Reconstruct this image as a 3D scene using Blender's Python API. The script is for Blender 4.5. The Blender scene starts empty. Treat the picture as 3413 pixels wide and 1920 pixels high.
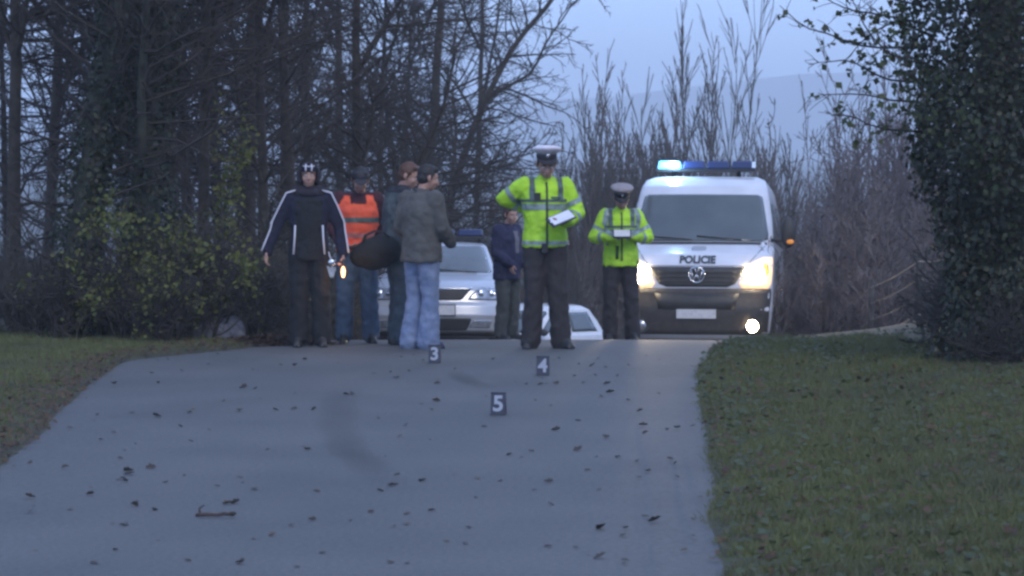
import bpy, bmesh, math, random
import numpy as np
from mathutils import Vector, Matrix, Euler

R = math.radians
scene = bpy.context.scene
C = scene.collection

# ------------------------------------------------------------------ camera, sky, light, exposure
FPX = 2968.0                       # focal length in pixels of a 1024 wide frame
CAMZ = 1.9
cam_d = bpy.data.cameras.new('camera')
cam = bpy.data.objects.new('camera', cam_d); C.objects.link(cam)
cam_d.sensor_width = 36.0
cam_d.lens = 36.0 * FPX / 1024.0
cam_d.clip_start = 0.1; cam_d.clip_end = 9000.0
cam.location = (0, 0, CAMZ)
cam.rotation_euler = (R(90) - math.atan(144.0 / FPX), 0, 0)
cam_d.dof.use_dof = True
cam_d.dof.focus_distance = 27.5
cam_d.dof.aperture_fstop = 7.5
scene.camera = cam

SUN_EL, SUN_ROT = R(15.0), R(200.0)
world = bpy.data.worlds.new('World'); scene.world = world
world.use_nodes = True
wn = world.node_tree; wn.nodes.clear()
sky = wn.nodes.new('ShaderNodeTexSky'); sky.sky_type = 'NISHITA'; sky.sun_disc = False
sky.sun_elevation = SUN_EL; sky.sun_rotation = SUN_ROT
sky.altitude = 300; sky.air_density = 1.0; sky.dust_density = 0.3; sky.ozone_density = 6.0
bg = wn.nodes.new('ShaderNodeBackground'); bg.inputs['Strength'].default_value = 0.15
wo = wn.nodes.new('ShaderNodeOutputWorld')
# even overcast dusk: the clear sky seen through a uniform veil of cloud
mixs = wn.nodes.new('ShaderNodeMix'); mixs.data_type = 'RGBA'; mixs.inputs['Factor'].default_value = 0.8
mixs.inputs['B'].default_value = (3.1, 4.25, 7.4, 1)
wn.links.new(sky.outputs[0], mixs.inputs['A']); wn.links.new(mixs.outputs['Result'], bg.inputs[0]); wn.links.new(bg.outputs[0], wo.inputs[0])
sun_d = bpy.data.lights.new('sun', 'SUN'); sun_d.energy = 0.8; sun_d.angle = R(20); sun_d.color = (1.0, 0.90, 0.78)
sun = bpy.data.objects.new('sun', sun_d); C.objects.link(sun)
sun.rotation_euler = (R(90) - R(40), 0, R(200 - 180))
scene.view_settings.view_transform = 'Standard'; scene.view_settings.look = 'None'
scene.view_settings.exposure = 0.58; scene.view_settings.gamma = 1.0
scene.view_settings.use_curve_mapping = False
scene.cycles.pixel_filter_type = 'BLACKMAN_HARRIS'; scene.cycles.filter_width = 2.8
scene.cycles.max_bounces = 6; scene.cycles.volume_bounces = 1
scene.cycles.transparent_max_bounces = 8

HAZE = 0.0008
# ------------------------------------------------------------------ materials
def mat(name, col, rough=0.8, col2=None, nscale=8.0, bump=0.0, bscale=40.0, metal=0.0, spec=0.5,
        coat=0.0, emit=None, estr=0.0, lo=0.35, hi=0.65, detail=4.0, sss=0.0, trans=0.0):
    m = bpy.data.materials.new(name); m.use_nodes = True
    nt = m.node_tree; b = nt.nodes['Principled BSDF']
    b.inputs['Base Color'].default_value = (*col, 1); b.inputs['Roughness'].default_value = rough
    b.inputs['Metallic'].default_value = metal; b.inputs['Specular IOR Level'].default_value = spec
    b.inputs['Coat Weight'].default_value = coat
    if trans: b.inputs['Transmission Weight'].default_value = trans
    tc = nt.nodes.new('ShaderNodeTexCoord')
    if col2 is not None:
        n = nt.nodes.new('ShaderNodeTexNoise'); n.inputs['Scale'].default_value = nscale; n.inputs['Detail'].default_value = detail
        r = nt.nodes.new('ShaderNodeValToRGB')
        r.color_ramp.elements[0].position = lo; r.color_ramp.elements[0].color = (*col, 1)
        r.color_ramp.elements[1].position = hi; r.color_ramp.elements[1].color = (*col2, 1)
        nt.links.new(tc.outputs['Object'], n.inputs['Vector']); nt.links.new(n.outputs['Fac'], r.inputs[0])
        nt.links.new(r.outputs[0], b.inputs['Base Color'])
    if bump:
        n2 = nt.nodes.new('ShaderNodeTexNoise'); n2.inputs['Scale'].default_value = bscale; n2.inputs['Detail'].default_value = 5
        bp = nt.nodes.new('ShaderNodeBump'); bp.inputs['Strength'].default_value = bump; bp.inputs['Distance'].default_value = 0.02
        nt.links.new(tc.outputs['Object'], n2.inputs['Vector']); nt.links.new(n2.outputs['Fac'], bp.inputs['Height'])
        nt.links.new(bp.outputs[0], b.inputs['Normal'])
    if emit is not None:
        b.inputs['Emission Color'].default_value = (*emit, 1); b.inputs['Emission Strength'].default_value = estr
    return m

def leaf_mat(name, cols, rough=0.6, patch=None):
    """leaf colour that changes from leaf to leaf (random per island) with thin-leaf translucency"""
    m = bpy.data.materials.new(name); m.use_nodes = True
    nt = m.node_tree; b = nt.nodes['Principled BSDF']; b.inputs['Roughness'].default_value = rough
    g = nt.nodes.new('ShaderNodeNewGeometry'); r = nt.nodes.new('ShaderNodeValToRGB')
    els = r.color_ramp.elements
    while len(els) < len(cols): els.new(0.5)
    for i, c in enumerate(cols):
        els[i].position = i / max(1, len(cols) - 1); els[i].color = (*c, 1)
    nt.links.new(g.outputs['Random Per Island'], r.inputs[0]); nt.links.new(r.outputs[0], b.inputs['Base Color'])
    if patch is not None:      # patches of another colour over the ground (dry, mossy)
        tc = nt.nodes.new('ShaderNodeTexCoord'); n = nt.nodes.new('ShaderNodeTexNoise'); n.inputs['Scale'].default_value = 0.9; n.inputs['Detail'].default_value = 5
        rr = nt.nodes.new('ShaderNodeValToRGB'); rr.color_ramp.elements[0].position = 0.42; rr.color_ramp.elements[1].position = 0.62
        m2 = nt.nodes.new('ShaderNodeMix'); m2.data_type = 'RGBA'; m2.inputs['B'].default_value = (*patch, 1)
        nt.links.new(tc.outputs['Object'], n.inputs['Vector']); nt.links.new(n.outputs['Fac'], rr.inputs[0]); nt.links.new(rr.outputs[0], m2.inputs['Factor'])
        nt.links.new(r.outputs[0], m2.inputs['A']); r = m2; nt.links.new(m2.outputs['Result'], b.inputs['Base Color'])
        t = nt.nodes.new('ShaderNodeBsdfTranslucent'); nt.links.new(m2.outputs['Result'], t.inputs[0])
        mx = nt.nodes.new('ShaderNodeMixShader'); mx.inputs[0].default_value = 0.3; out = nt.nodes['Material Output']
        nt.links.new(b.outputs[0], mx.inputs[1]); nt.links.new(t.outputs[0], mx.inputs[2]); nt.links.new(mx.outputs[0], out.inputs[0]); return m
    t = nt.nodes.new('ShaderNodeBsdfTranslucent'); nt.links.new(r.outputs[0], t.inputs[0])
    mx = nt.nodes.new('ShaderNodeMixShader'); mx.inputs[0].default_value = 0.3
    out = nt.nodes['Material Output']
    nt.links.new(b.outputs[0], mx.inputs[1]); nt.links.new(t.outputs[0], mx.inputs[2]); nt.links.new(mx.outputs[0], out.inputs[0])
    return m

M = {}
M['bark'] = mat('bark', (0.030, 0.024, 0.018), 0.95, (0.065, 0.053, 0.040), 9, 0.6, 30)
M['bark_green'] = mat('bark_green', (0.035, 0.034, 0.026), 0.95, (0.065, 0.068, 0.045), 6, 0.6, 30)
M['twig'] = mat('twig', (0.028, 0.022, 0.017), 0.9, (0.050, 0.039, 0.031), 2)
M['twig_grey'] = mat('twig_grey', (0.085, 0.073, 0.066), 0.9, (0.14, 0.12, 0.11), 2)
M['twig_red'] = mat('twig_red', (0.105, 0.087, 0.085), 0.9, (0.165, 0.14, 0.138), 2)
M['ivy'] = leaf_mat('ivy', [(0.014, 0.024, 0.011), (0.024, 0.036, 0.014), (0.036, 0.046, 0.018), (0.035, 0.027, 0.019)], 0.5)
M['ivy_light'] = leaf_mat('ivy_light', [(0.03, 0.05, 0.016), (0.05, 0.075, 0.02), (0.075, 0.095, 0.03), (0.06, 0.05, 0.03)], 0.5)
M['leaf_yellow'] = leaf_mat('leaf_yellow', [(0.065, 0.078, 0.018), (0.105, 0.12, 0.024), (0.15, 0.162, 0.032), (0.095, 0.082, 0.03)])
M['leaf_dark'] = leaf_mat('leaf_dark', [(0.02, 0.03, 0.014), (0.04, 0.05, 0.02), (0.035, 0.028, 0.018)])
M['leaf_brown'] = leaf_mat('leaf_brown', [(0.05, 0.03, 0.018), (0.09, 0.05, 0.025), (0.12, 0.075, 0.04), (0.04, 0.03, 0.024)], 0.8)
M['leaf_fallen'] = mat('leaf_fallen', (0.030, 0.025, 0.022), 0.8, (0.055, 0.042, 0.032), 30)
M['leaf_fallen_light'] = mat('leaf_fallen_light', (0.07, 0.055, 0.04), 0.8, (0.10, 0.075, 0.05), 30)
M['black'] = mat('black_plastic', (0.018, 0.018, 0.019), 0.55, (0.028, 0.028, 0.028), 12)
M['rubber'] = mat('rubber', (0.015, 0.015, 0.016), 0.85, (0.03, 0.028, 0.027), 20, 0.2, 60)
M['chrome'] = mat('chrome', (0.65, 0.66, 0.68), 0.18, metal=1.0)
M['glass_dark'] = mat('glass_dark', (0.05, 0.062, 0.060), 0.08, (0.075, 0.088, 0.085), 2, spec=0.6, coat=0.6)
M['lens'] = mat('lens', (0.42, 0.44, 0.46), 0.12, (0.25, 0.26, 0.28), 25, metal=0.6, coat=0.6)

# ------------------------------------------------------------------ mesh helpers
def fast_mesh(name, verts, faces, smooth=True):
    """verts (n,3); faces: list of arrays (m,k) with one k each"""
    me = bpy.data.meshes.new(name)
    verts = np.asarray(verts, dtype=np.float32)
    if isinstance(faces, np.ndarray): faces = [faces]
    faces = [np.asarray(f, dtype=np.int32) for f in faces if len(f)]
    nl = sum(f.size for f in faces); nf = sum(len(f) for f in faces)
    me.vertices.add(len(verts)); me.vertices.foreach_set('co', verts.ravel())
    me.loops.add(nl); me.polygons.add(nf)
    me.loops.foreach_set('vertex_index', np.concatenate([f.ravel() for f in faces]))
    tot = np.concatenate([np.full(len(f), f.shape[1], dtype=np.int32) for f in faces])
    st = np.zeros(nf, dtype=np.int32); st[1:] = np.cumsum(tot)[:-1]
    me.polygons.foreach_set('loop_start', st); me.polygons.foreach_set('loop_total', tot)
    me.polygons.foreach_set('use_smooth', np.full(nf, smooth, dtype=bool))
    me.update(calc_edges=True); me.validate()
    return me

def obj(name, me, m=None, parent=None, loc=(0, 0, 0), rot=(0, 0, 0)):
    o = bpy.data.objects.new(name, me); C.objects.link(o)
    if m is not None and me is not None and len(me.materials) == 0:
        for q in (m if isinstance(m, (list, tuple)) else [m]): me.materials.append(q)
    if parent is not None: o.parent = parent
    o.location = loc; o.rotation_euler = rot
    return o

def tag(o, label=None, cat=None, group=None, kind=None):
    if label: o['label'] = label
    if cat: o['category'] = cat
    if group: o['group'] = group
    if kind: o['kind'] = kind
    return o

def thing(name, label, cat, loc=(0, 0, 0), rz=0.0, group=None):
    o = bpy.data.objects.new(name, None); C.objects.link(o); o.empty_display_size = 0.2
    o.location = loc; o.rotation_euler = (0, 0, rz)
    return tag(o, label, cat, group)

def copy_tree(o, parent=None):
    c = o.copy(); C.objects.link(c); c.parent = parent
    for ch in list(o.children): copy_tree(ch, c)
    return c

class MB:
    def __init__(self): self.v = []; self.f = {}; self.n = 0
    def add(self, v, f):
        v = np.asarray(v, float); f = np.asarray(f, int)
        self.v.append(v); self.f.setdefault(f.shape[1], []).append(f + self.n); self.n += len(v); return self
    def box(self, c, s, rot=None, taper=1.0):
        sx, sy, sz = [q / 2 for q in s]
        v = np.array([[x * (taper if z > 0 else 1) , y * (taper if z > 0 else 1), z] for z in (-sz, sz) for y in (-sy, sy) for x in (-sx, sx)])
        if rot is not None: v = v @ np.array(Euler(rot).to_matrix()).T
        return self.add(v + np.array(c), [[0, 2, 3, 1], [4, 5, 7, 6], [0, 1, 5, 4], [2, 6, 7, 3], [0, 4, 6, 2], [1, 3, 7, 5]])
    def ellipsoid(self, c, r, nu=16, nv=10, rot=None):
        v = [[0, 0, -1]]
        for i in range(1, nv):
            a = -math.pi / 2 + math.pi * i / nv
            for j in range(nu):
                b = 2 * math.pi * j / nu; v.append([math.cos(a) * math.cos(b), math.cos(a) * math.sin(b), math.sin(a)])
        v.append([0, 0, 1]); v = np.array(v) * np.array(r)
        if rot is not None: v = v @ np.array(Euler(rot).to_matrix()).T
        q = []; t = []
        for i in range(nv - 2):
            for j in range(nu):
                a = 1 + i * nu + j; b = 1 + i * nu + (j + 1) % nu; q.append([a, b, b + nu, a + nu])
        top = len(v) - 1
        for j in range(nu):
            t.append([0, 1 + (j + 1) % nu, 1 + j]); t.append([top, 1 + (nv - 2) * nu + j, 1 + (nv - 2) * nu + (j + 1) % nu])
        n0 = self.n; v = v + np.array(c)
        self.v.append(v); self.f.setdefault(4, []).append(np.array(q) + n0); self.f.setdefault(3, []).append(np.array(t) + n0); self.n += len(v)
        return self
    def capsule(self, p0, p1, r0, r1, n=12, flat=(1.0, 1.0), ref=(0, 1, 0)):
        """closed tapered capsule; flat scales the two cross axes"""
        p0 = np.array(p0, float); p1 = np.array(p1, float); d = p1 - p0; L = np.linalg.norm(d) + 1e-9; d = d / L
        ref = np.array(ref, float)
        if abs(d @ ref) > 0.9: ref = np.array([1.0, 0, 0])
        u = np.cross(d, ref); u /= np.linalg.norm(u); w = np.cross(d, u)
        rings = []
        for k in range(1, 5):
            a = -math.pi / 2 + math.pi / 2 * k / 4; rings.append((p0 + d * r0 * math.sin(a), r0 * math.cos(a)))
        for k in range(0, 4):
            a = math.pi / 2 * k / 4; rings.append((p1 + d * r1 * math.sin(a), r1 * math.cos(a)))
        ang = np.linspace(0, 2 * math.pi, n, endpoint=False)
        v = [p0 - d * r0]
        for c, r in rings:
            for a in ang: v.append(c + u * math.cos(a) * r * flat[0] + w * math.sin(a) * r * flat[1])
        v.append(p1 + d * r1); v = np.array(v)
        q = []; t = []
        for i in range(len(rings) - 1):
            for j in range(n):
                a = 1 + i * n + j; b = 1 + i * n + (j + 1) % n; q.append([a, b, b + n, a + n])
        top = len(v) - 1; e = 1 + (len(rings) - 1) * n
        for j in range(n): t.append([0, 1 + (j + 1) % n, 1 + j]); t.append([top, e + j, e + (j + 1) % n])
        n0 = self.n; self.v.append(v); self.f.setdefault(4, []).append(np.array(q) + n0); self.f.setdefault(3, []).append(np.array(t) + n0); self.n += len(v)
        return self
    def loft(self, rings, cap=True):
        """rings: list of (n,3) arrays with equal n"""
        n = len(rings[0]); v = np.concatenate(rings); q = []
        for i in range(len(rings) - 1):
            for j in range(n):
                a = i * n + j; b = i * n + (j + 1) % n; q.append([a, b, b + n, a + n])
        n0 = self.n; self.v.append(v); self.n += len(v); self.f.setdefault(4, []).append(np.array(q) + n0)
        if cap:
            self.f.setdefault(n, []).append(np.array([list(range(n))[::-1]]) + n0)
            self.f.setdefault(n, []).append(np.array([[(len(rings) - 1) * n + j for j in range(n)]]) + n0)
        return self
    def oval(self, rows, n=20):
        """rows: (cx, cy, z, rx, ry)"""
        a = np.linspace(0, 2 * math.pi, n, endpoint=False)
        return self.loft([np.stack([cx + rx * np.cos(a), cy + ry * np.sin(a), np.full(n, z)], 1) for cx, cy, z, rx, ry in rows])
    def tube(self, pts, rad, n=8, cap=True):
        pts = np.array(pts, float); rad = np.full(len(pts), rad) if np.isscalar(rad) else np.array(rad)
        t = np.gradient(pts, axis=0); t /= np.linalg.norm(t, axis=1)[:, None] + 1e-12
        m = t.mean(0); ref = np.array([0, 0, 1.0]) if abs(m[2]) < 0.75 * np.linalg.norm(m) + 1e-9 else np.array([1.0, 0.1, 0])
        u = np.cross(t, ref); u /= np.linalg.norm(u, axis=1)[:, None] + 1e-12; w = np.cross(t, u)
        a = np.linspace(0, 2 * math.pi, n, endpoint=False)
        return self.loft([pts[i] + rad[i] * (np.outer(np.cos(a), u[i]) + np.outer(np.sin(a), w[i])) for i in range(len(pts))], cap)
    def lathe(self, prof, c=(0, 0, 0), n=24, axis='z', sx=1.0, sy=1.0):
        a = np.linspace(0, 2 * math.pi, n, endpoint=False); rings = []
        for r, h in prof:
            r = max(r, 1e-4)
            if axis == 'z': ring = np.stack([r * sx * np.cos(a), r * sy * np.sin(a), np.full(n, h)], 1)
            elif axis == 'y': ring = np.stack([r * np.cos(a), np.full(n, h), r * np.sin(a)], 1)
            else: ring = np.stack([np.full(n, h), r * np.cos(a), r * np.sin(a)], 1)
            rings.append(ring + np.array(c))
        return self.loft(rings)
    def xform(self, mtx):
        m = np.array(mtx); self.v = [v @ m[:3, :3].T + m[:3, 3] for v in self.v]; return self
    def mesh(self, name, smooth=True):
        return fast_mesh(name, np.concatenate(self.v), [np.concatenate(f) for f in self.f.values()], smooth)
    def build(self, name, m, parent=None, smooth=True, loc=(0, 0, 0), rot=(0, 0, 0)):
        return obj(name, self.mesh(name, smooth), m, parent, loc, rot)

def bevel(o, w=0.01, seg=2):
    md = o.modifiers.new('bevel', 'BEVEL'); md.width = w; md.segments = seg; md.limit_method = 'ANGLE'; md.angle_limit = R(40)
    return o

# ------------------------------------------------------------------ ground shape
def hermite(xk, yk):
    xk = np.array(xk, float); yk = np.array(yk, float)
    s = np.diff(yk) / np.diff(xk); m = np.zeros(len(xk)); m[0] = s[0]; m[-1] = s[-1]
    for i in range(1, len(xk) - 1):
        m[i] = 0 if s[i - 1] * s[i] <= 0 else 2 * s[i - 1] * s[i] / (s[i - 1] + s[i])
    def f(x):
        x = np.clip(np.asarray(x, float), xk[0], xk[-1]); i = np.clip(np.searchsorted(xk, x) - 1, 0, len(xk) - 2)
        h = xk[i + 1] - xk[i]; t = (x - xk[i]) / h
        return (2 * t**3 - 3 * t**2 + 1) * yk[i] + (t**3 - 2 * t**2 + t) * h * m[i] + (-2 * t**3 + 3 * t**2) * yk[i + 1] + (t**3 - t**2) * h * m[i + 1]
    return f
prof = hermite([-40, 0, 24, 26, 28, 30, 32, 34, 37.6, 39, 45, 52, 60, 80, 150, 400, 5000],
               [0, 0, 0, -.004, -.03, -.10, -.21, -.37, -.76, -.92, -1.62, -2.4, -3.2, -4.6, -7, -8, -8])
edge_l = hermite([-40, 5, 13, 18.5, 23, 26, 27.3, 28.2, 30, 34, 39, 46, 50, 55, 64, 80, 200], [-2.9, -2.9, -3.0, -3.1, -3.37, -3.45, -3.0, -2.62, -2.4, -2.35, -2.2, -2.1, -1.9, -1.2, 3, 13, 110])
edge_r = hermite([-40, 5, 13.2, 18, 25, 27.4, 31, 35, 39, 46, 50, 55, 64, 80, 200], [.85, .85, .97, 1.235, 1.6, 1.85, 2.35, 3.2, 4.1, 5.8, 7, 9, 13, 23, 119])
def sstep(a, b, x):
    t = np.clip((np.asarray(x, float) - a) / (b - a), 0, 1); return t * t * (3 - 2 * t)
def wob(x, y, s=1.0):
    return (np.sin(x * 2.1 * s + 1.3 * np.sin(y * 1.7 * s)) + np.sin(y * 3.3 * s + x * 0.9 * s + 2.0) + np.sin(x * 5.1 * s - y * 4.3 * s)) / 3
def zg(x, y):
    x = np.asarray(x, float); y = np.asarray(y, float)
    near = sstep(80, 62, y)
    s = np.maximum(edge_l(y) - x, x - edge_r(y)) + 0.03 * wob(x * 0.6, y * 0.6)
    p = prof(y); w = sstep(0.15, 3.0, s) * near
    base = p * (1 - w) + 0.35 * p * w
    bank = np.where(x > edge_r(y), 0.14, 0.0) * sstep(0.4, 3.2, s) * near
    return base - 0.05 + 0.075 * sstep(-0.14, 0.12, s) + bank + 0.015 * wob(x, y) * sstep(0.2, 1.0, s)
def zroad(x, y): return float(prof(y)) + 0.0
def gx(px, Y): return (px - 512.0) * Y / FPX          # 1024-frame column to metres at depth Y
P4 = 1024.0 / 2576.0

xs = np.unique(np.concatenate([np.arange(-9, 9.01, 0.15), np.linspace(-60, -9, 26), np.linspace(9, 60, 26), -np.geomspace(60, 2700, 16), np.geomspace(60, 2700, 16)]))
ys = np.unique(np.concatenate([np.arange(8, 44, 0.24), np.linspace(-30, 8, 30), np.linspace(44, 90, 50), np.geomspace(90, 3200, 40)]))
GX, GY = np.meshgrid(xs, ys); GZ = zg(GX, GY)
nx, ny = len(xs), len(ys)
ii = (np.arange(ny - 1)[:, None] * nx + np.arange(nx - 1)[None, :]).ravel()
gm = fast_mesh('ground', np.stack([GX.ravel(), GY.ravel(), GZ.ravel()], 1), np.stack([ii, ii + 1, ii + nx + 1, ii + nx], 1))
M['soil'] = mat('soil', (0.035, 0.036, 0.022), 0.95, (0.055, 0.052, 0.033), 3, 0.5, 25)
tag(obj('ground', gm, M['soil']), kind='structure')

def asphalt():
    m = mat('asphalt', (0.15, 0.155, 0.165), 0.74, bump=0.3, bscale=70)
    nt = m.node_tree; b = nt.nodes['Principled BSDF']
    tc = [n for n in nt.nodes if n.type == 'TEX_COORD'][0]
    n1 = nt.nodes.new('ShaderNodeTexNoise'); n1.inputs['Scale'].default_value = 0.7; n1.inputs['Detail'].default_value = 3
    n2 = nt.nodes.new('ShaderNodeTexNoise'); n2.inputs['Scale'].default_value = 34; n2.inputs['Detail'].default_value = 8
    r1 = nt.nodes.new('ShaderNodeValToRGB'); r1.color_ramp.elements[0].color = (0.068, 0.071, 0.069, 1); r1.color_ramp.elements[1].color = (0.095, 0.096, 0.093, 1)
    r1.color_ramp.elements[0].position = 0.3; r1.color_ramp.elements[1].position = 0.7
    r2 = nt.nodes.new('ShaderNodeValToRGB'); r2.color_ramp.elements[0].color = (0.72, 0.72, 0.72, 1); r2.color_ramp.elements[1].color = (1.22, 1.22, 1.22, 1)
    r2.color_ramp.elements[0].position = 0.3; r2.color_ramp.elements[1].position = 0.7
    mx = nt.nodes.new('ShaderNodeMix'); mx.data_type = 'RGBA'; mx.blend_type = 'MULTIPLY'; mx.inputs['Factor'].default_value = 1
    nt.links.new(tc.outputs['Object'], n1.inputs['Vector']); nt.links.new(tc.outputs['Object'], n2.inputs['Vector'])
    nt.links.new(n1.outputs['Fac'], r1.inputs[0]); nt.links.new(n2.outputs['Fac'], r2.inputs[0])
    nt.links.new(r1.outputs[0], mx.inputs['A']); nt.links.new(r2.outputs[0], mx.inputs['B']); nt.links.new(mx.outputs['Result'], b.inputs['Base Color'])
    return m
M['asphalt'] = asphalt()
ry = np.unique(np.concatenate([np.arange(-30, 70, 0.3), np.linspace(70, 120, 30)])); rt = np.linspace(0, 1, 15)
RL, RR = edge_l(ry) - 0.12, edge_r(ry) + 0.12
RX = RL[:, None] + (RR - RL)[:, None] * rt[None, :]
RZ = np.repeat(prof(ry)[:, None], 15, 1) - 0.02 * (2 * rt[None, :] - 1) ** 4
k = (np.arange(len(ry) - 1)[:, None] * 15 + np.arange(14)[None, :]).ravel()
rm = fast_mesh('road', np.stack([RX.ravel(), np.repeat(ry, 15), RZ.ravel()], 1), np.stack([k, k + 1, k + 16, k + 15], 1))
tag(obj('road', rm, M['asphalt']), kind='structure')

# faint dark tyre scuff curving over the asphalt
M['scuff'] = mat('tyre_scuff', (0.05, 0.052, 0.05), 0.9, (0.07, 0.072, 0.07), 2.2, lo=0.35, hi=0.65)
nt = M['scuff'].node_tree; at = nt.nodes.new('ShaderNodeAttribute'); at.attribute_name = 'wear'; tr = nt.nodes.new('ShaderNodeBsdfTransparent'); mxs = nt.nodes.new('ShaderNodeMixShader')
nt.links.new(at.outputs['Fac'], mxs.inputs[0]); nt.links.new(tr.outputs[0], mxs.inputs[1]); nt.links.new(nt.nodes['Principled BSDF'].outputs[0], mxs.inputs[2]); nt.links.new(mxs.outputs[0], nt.nodes['Material Output'].inputs[0])
def py_to_Y(py): return FPX * CAMZ / (py - 144.0)
def scuff(pts, half):
    v = np.array([(gx(a * P4, py_to_Y(b * P4)), py_to_Y(b * P4)) for a, b in pts]); tt = np.linspace(0, len(v) - 1, 60)
    cx = hermite(range(len(v)), v[:, 0])(tt); cy = hermite(range(len(v)), v[:, 1])(tt); W = np.linspace(-1, 1, 9)
    X = cx[:, None] + half * W[None, :] + 0.015 * np.sin(tt * 5)[:, None]; Y = np.repeat(cy[:, None], 9, 1)
    k = (np.arange(59)[:, None] * 9 + np.arange(8)[None, :]).ravel()
    me = fast_mesh('tyre_mark', np.stack([X.ravel(), Y.ravel(), prof(Y.ravel()) + 0.004], 1), np.stack([k, k + 1, k + 10, k + 9], 1))
    al = (1 - W[None, :] ** 2) * np.sin(np.linspace(0, math.pi, 60))[:, None] * (0.20 + 0.06 * np.sin(tt * 2.1))[:, None]
    me.attributes.new('wear', 'FLOAT', 'POINT').data.foreach_set('value', al.ravel().astype(np.float32))
    return tag(obj('tyre_mark', me, M['scuff']), kind='structure')
scuff([(880, 960), (855, 1010), (848, 1060), (862, 1110), (905, 1160), (960, 1205), (1040, 1255)], 0.16)
scuff([(1120, 930), (1180, 960), (1230, 985)], 0.12)

# far hill
M['hill'] = mat('hill_forest', (0.03, 0.045, 0.03), 0.95, (0.05, 0.06, 0.04), 0.01)
hx = np.linspace(-2600, 2600, 90)
def ridge(px):
    return np.interp(px, [-1500, 0, 300, 520, 600, 680, 750, 790, 835, 1024, 1500, 2600], [120, 112, 104, 101, 97, 90, 79, 75, 72, 66, 60, 70])
HY = 2700.0
hpx = 512 + hx / HY * FPX
hz = CAMZ + (144 - ridge(hpx)) * HY / FPX + 1.0 * np.sin(hx * 0.05) + 0.8 * np.sin(hx * 0.13 + 1)
rows = []
for fy, fz in ((-500, 0.0), (-300, 0.35), (-140, 0.75), (-50, 0.95), (0, 1.0), (120, 0.8), (400, 0.0)):
    rows.append(np.stack([hx, np.full(90, HY + fy), -9 + (hz + 9) * fz], 1))
k = (np.arange(len(rows) - 1)[:, None] * 90 + np.arange(89)[None, :]).ravel()
tag(obj('hill', fast_mesh('hill', np.concatenate(rows), np.stack([k, k + 1, k + 91, k + 90], 1)), M['hill']), kind='structure')
# the air: one even box of thin haze round everything
hb = MB().box((0, 1600, 37), (5600, 3400, 95)).build('haze', None, smooth=False)
hm = bpy.data.materials.new('haze'); hm.use_nodes = True; hn = hm.node_tree; hn.nodes.clear()
pv = hn.nodes.new('ShaderNodeVolumePrincipled'); pv.inputs['Color'].default_value = (0.85, 0.925, 1.0, 1); pv.inputs['Density'].default_value = HAZE
hn.links.new(pv.outputs[0], hn.nodes.new('ShaderNodeOutputMaterial').inputs['Volume']); hb.data.materials.append(hm)
tag(hb, 'thin pale dusk haze filling the air', 'haze', kind='stuff')
# ------------------------------------------------------------------ vegetation
class Tubes:
    """many tapering tubes, meshed in batches"""
    def __init__(self): self.g = {}
    def add(self, pts, rad, n): self.g.setdefault((len(pts), n), []).append((pts, rad))
    def mesh(self, name):
        V = []; F = []; off = 0
        for (k, n), items in self.g.items():
            P = np.array([i[0] for i in items]); Rr = np.array([i[1] for i in items]); m = len(items)
            t = np.gradient(P, axis=1); t /= np.linalg.norm(t, axis=2)[..., None] + 1e-9
            ref = np.tile(np.array([0.31, 0.95, 0.05]), (m, k, 1)); near = np.abs((t * ref).sum(2)) > 0.8
            ref[near] = (0.9, -0.2, 0.4)
            u = np.cross(t, ref); u /= np.linalg.norm(u, axis=2)[..., None] + 1e-9; w = np.cross(t, u)
            a = np.linspace(0, 2 * math.pi, n, endpoint=False)
            ring = P[:, :, None, :] + Rr[:, :, None, None] * (np.cos(a)[None, None, :, None] * u[:, :, None, :] + np.sin(a)[None, None, :, None] * w[:, :, None, :])
            V.append(ring.reshape(-1, 3))
            base = off + np.arange(m)[:, None, None] * k * n + np.arange(k - 1)[None, :, None] * n
            j = np.arange(n)[None, None, :]; j2 = (np.arange(n) + 1)[None, None, :] % n
            F.append(np.stack([base + j, base + j2, base + n + j2, base + n + j], -1).reshape(-1, 4)); off += m * k * n
        return fast_mesh(name, np.concatenate(V), np.concatenate(F))

def grow(rng, p, d, L, r0, r1, k, wander=0.15, up=0.0):
    pts = [np.array(p, float)]; d = np.array(d, float); d /= np.linalg.norm(d)
    for i in range(k):
        d = d + rng.normal(0, wander, 3) + np.array([0, 0, up]); d /= np.linalg.norm(d)
        pts.append(pts[-1] + d * L / k)
    return np.array(pts), np.linspace(r0, r1, k + 1)
def along(pts, t):
    f = t * (len(pts) - 1); i = min(int(f), len(pts) - 2); return pts[i] + (pts[i + 1] - pts[i]) * (f - i), pts[i + 1] - pts[i]
def side_dir(rng, d, ang):
    d = d / np.linalg.norm(d); r = rng.normal(0, 1, 3); r -= d * (r @ d); r /= np.linalg.norm(r)
    return d * math.cos(ang) + r * math.sin(ang)

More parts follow.
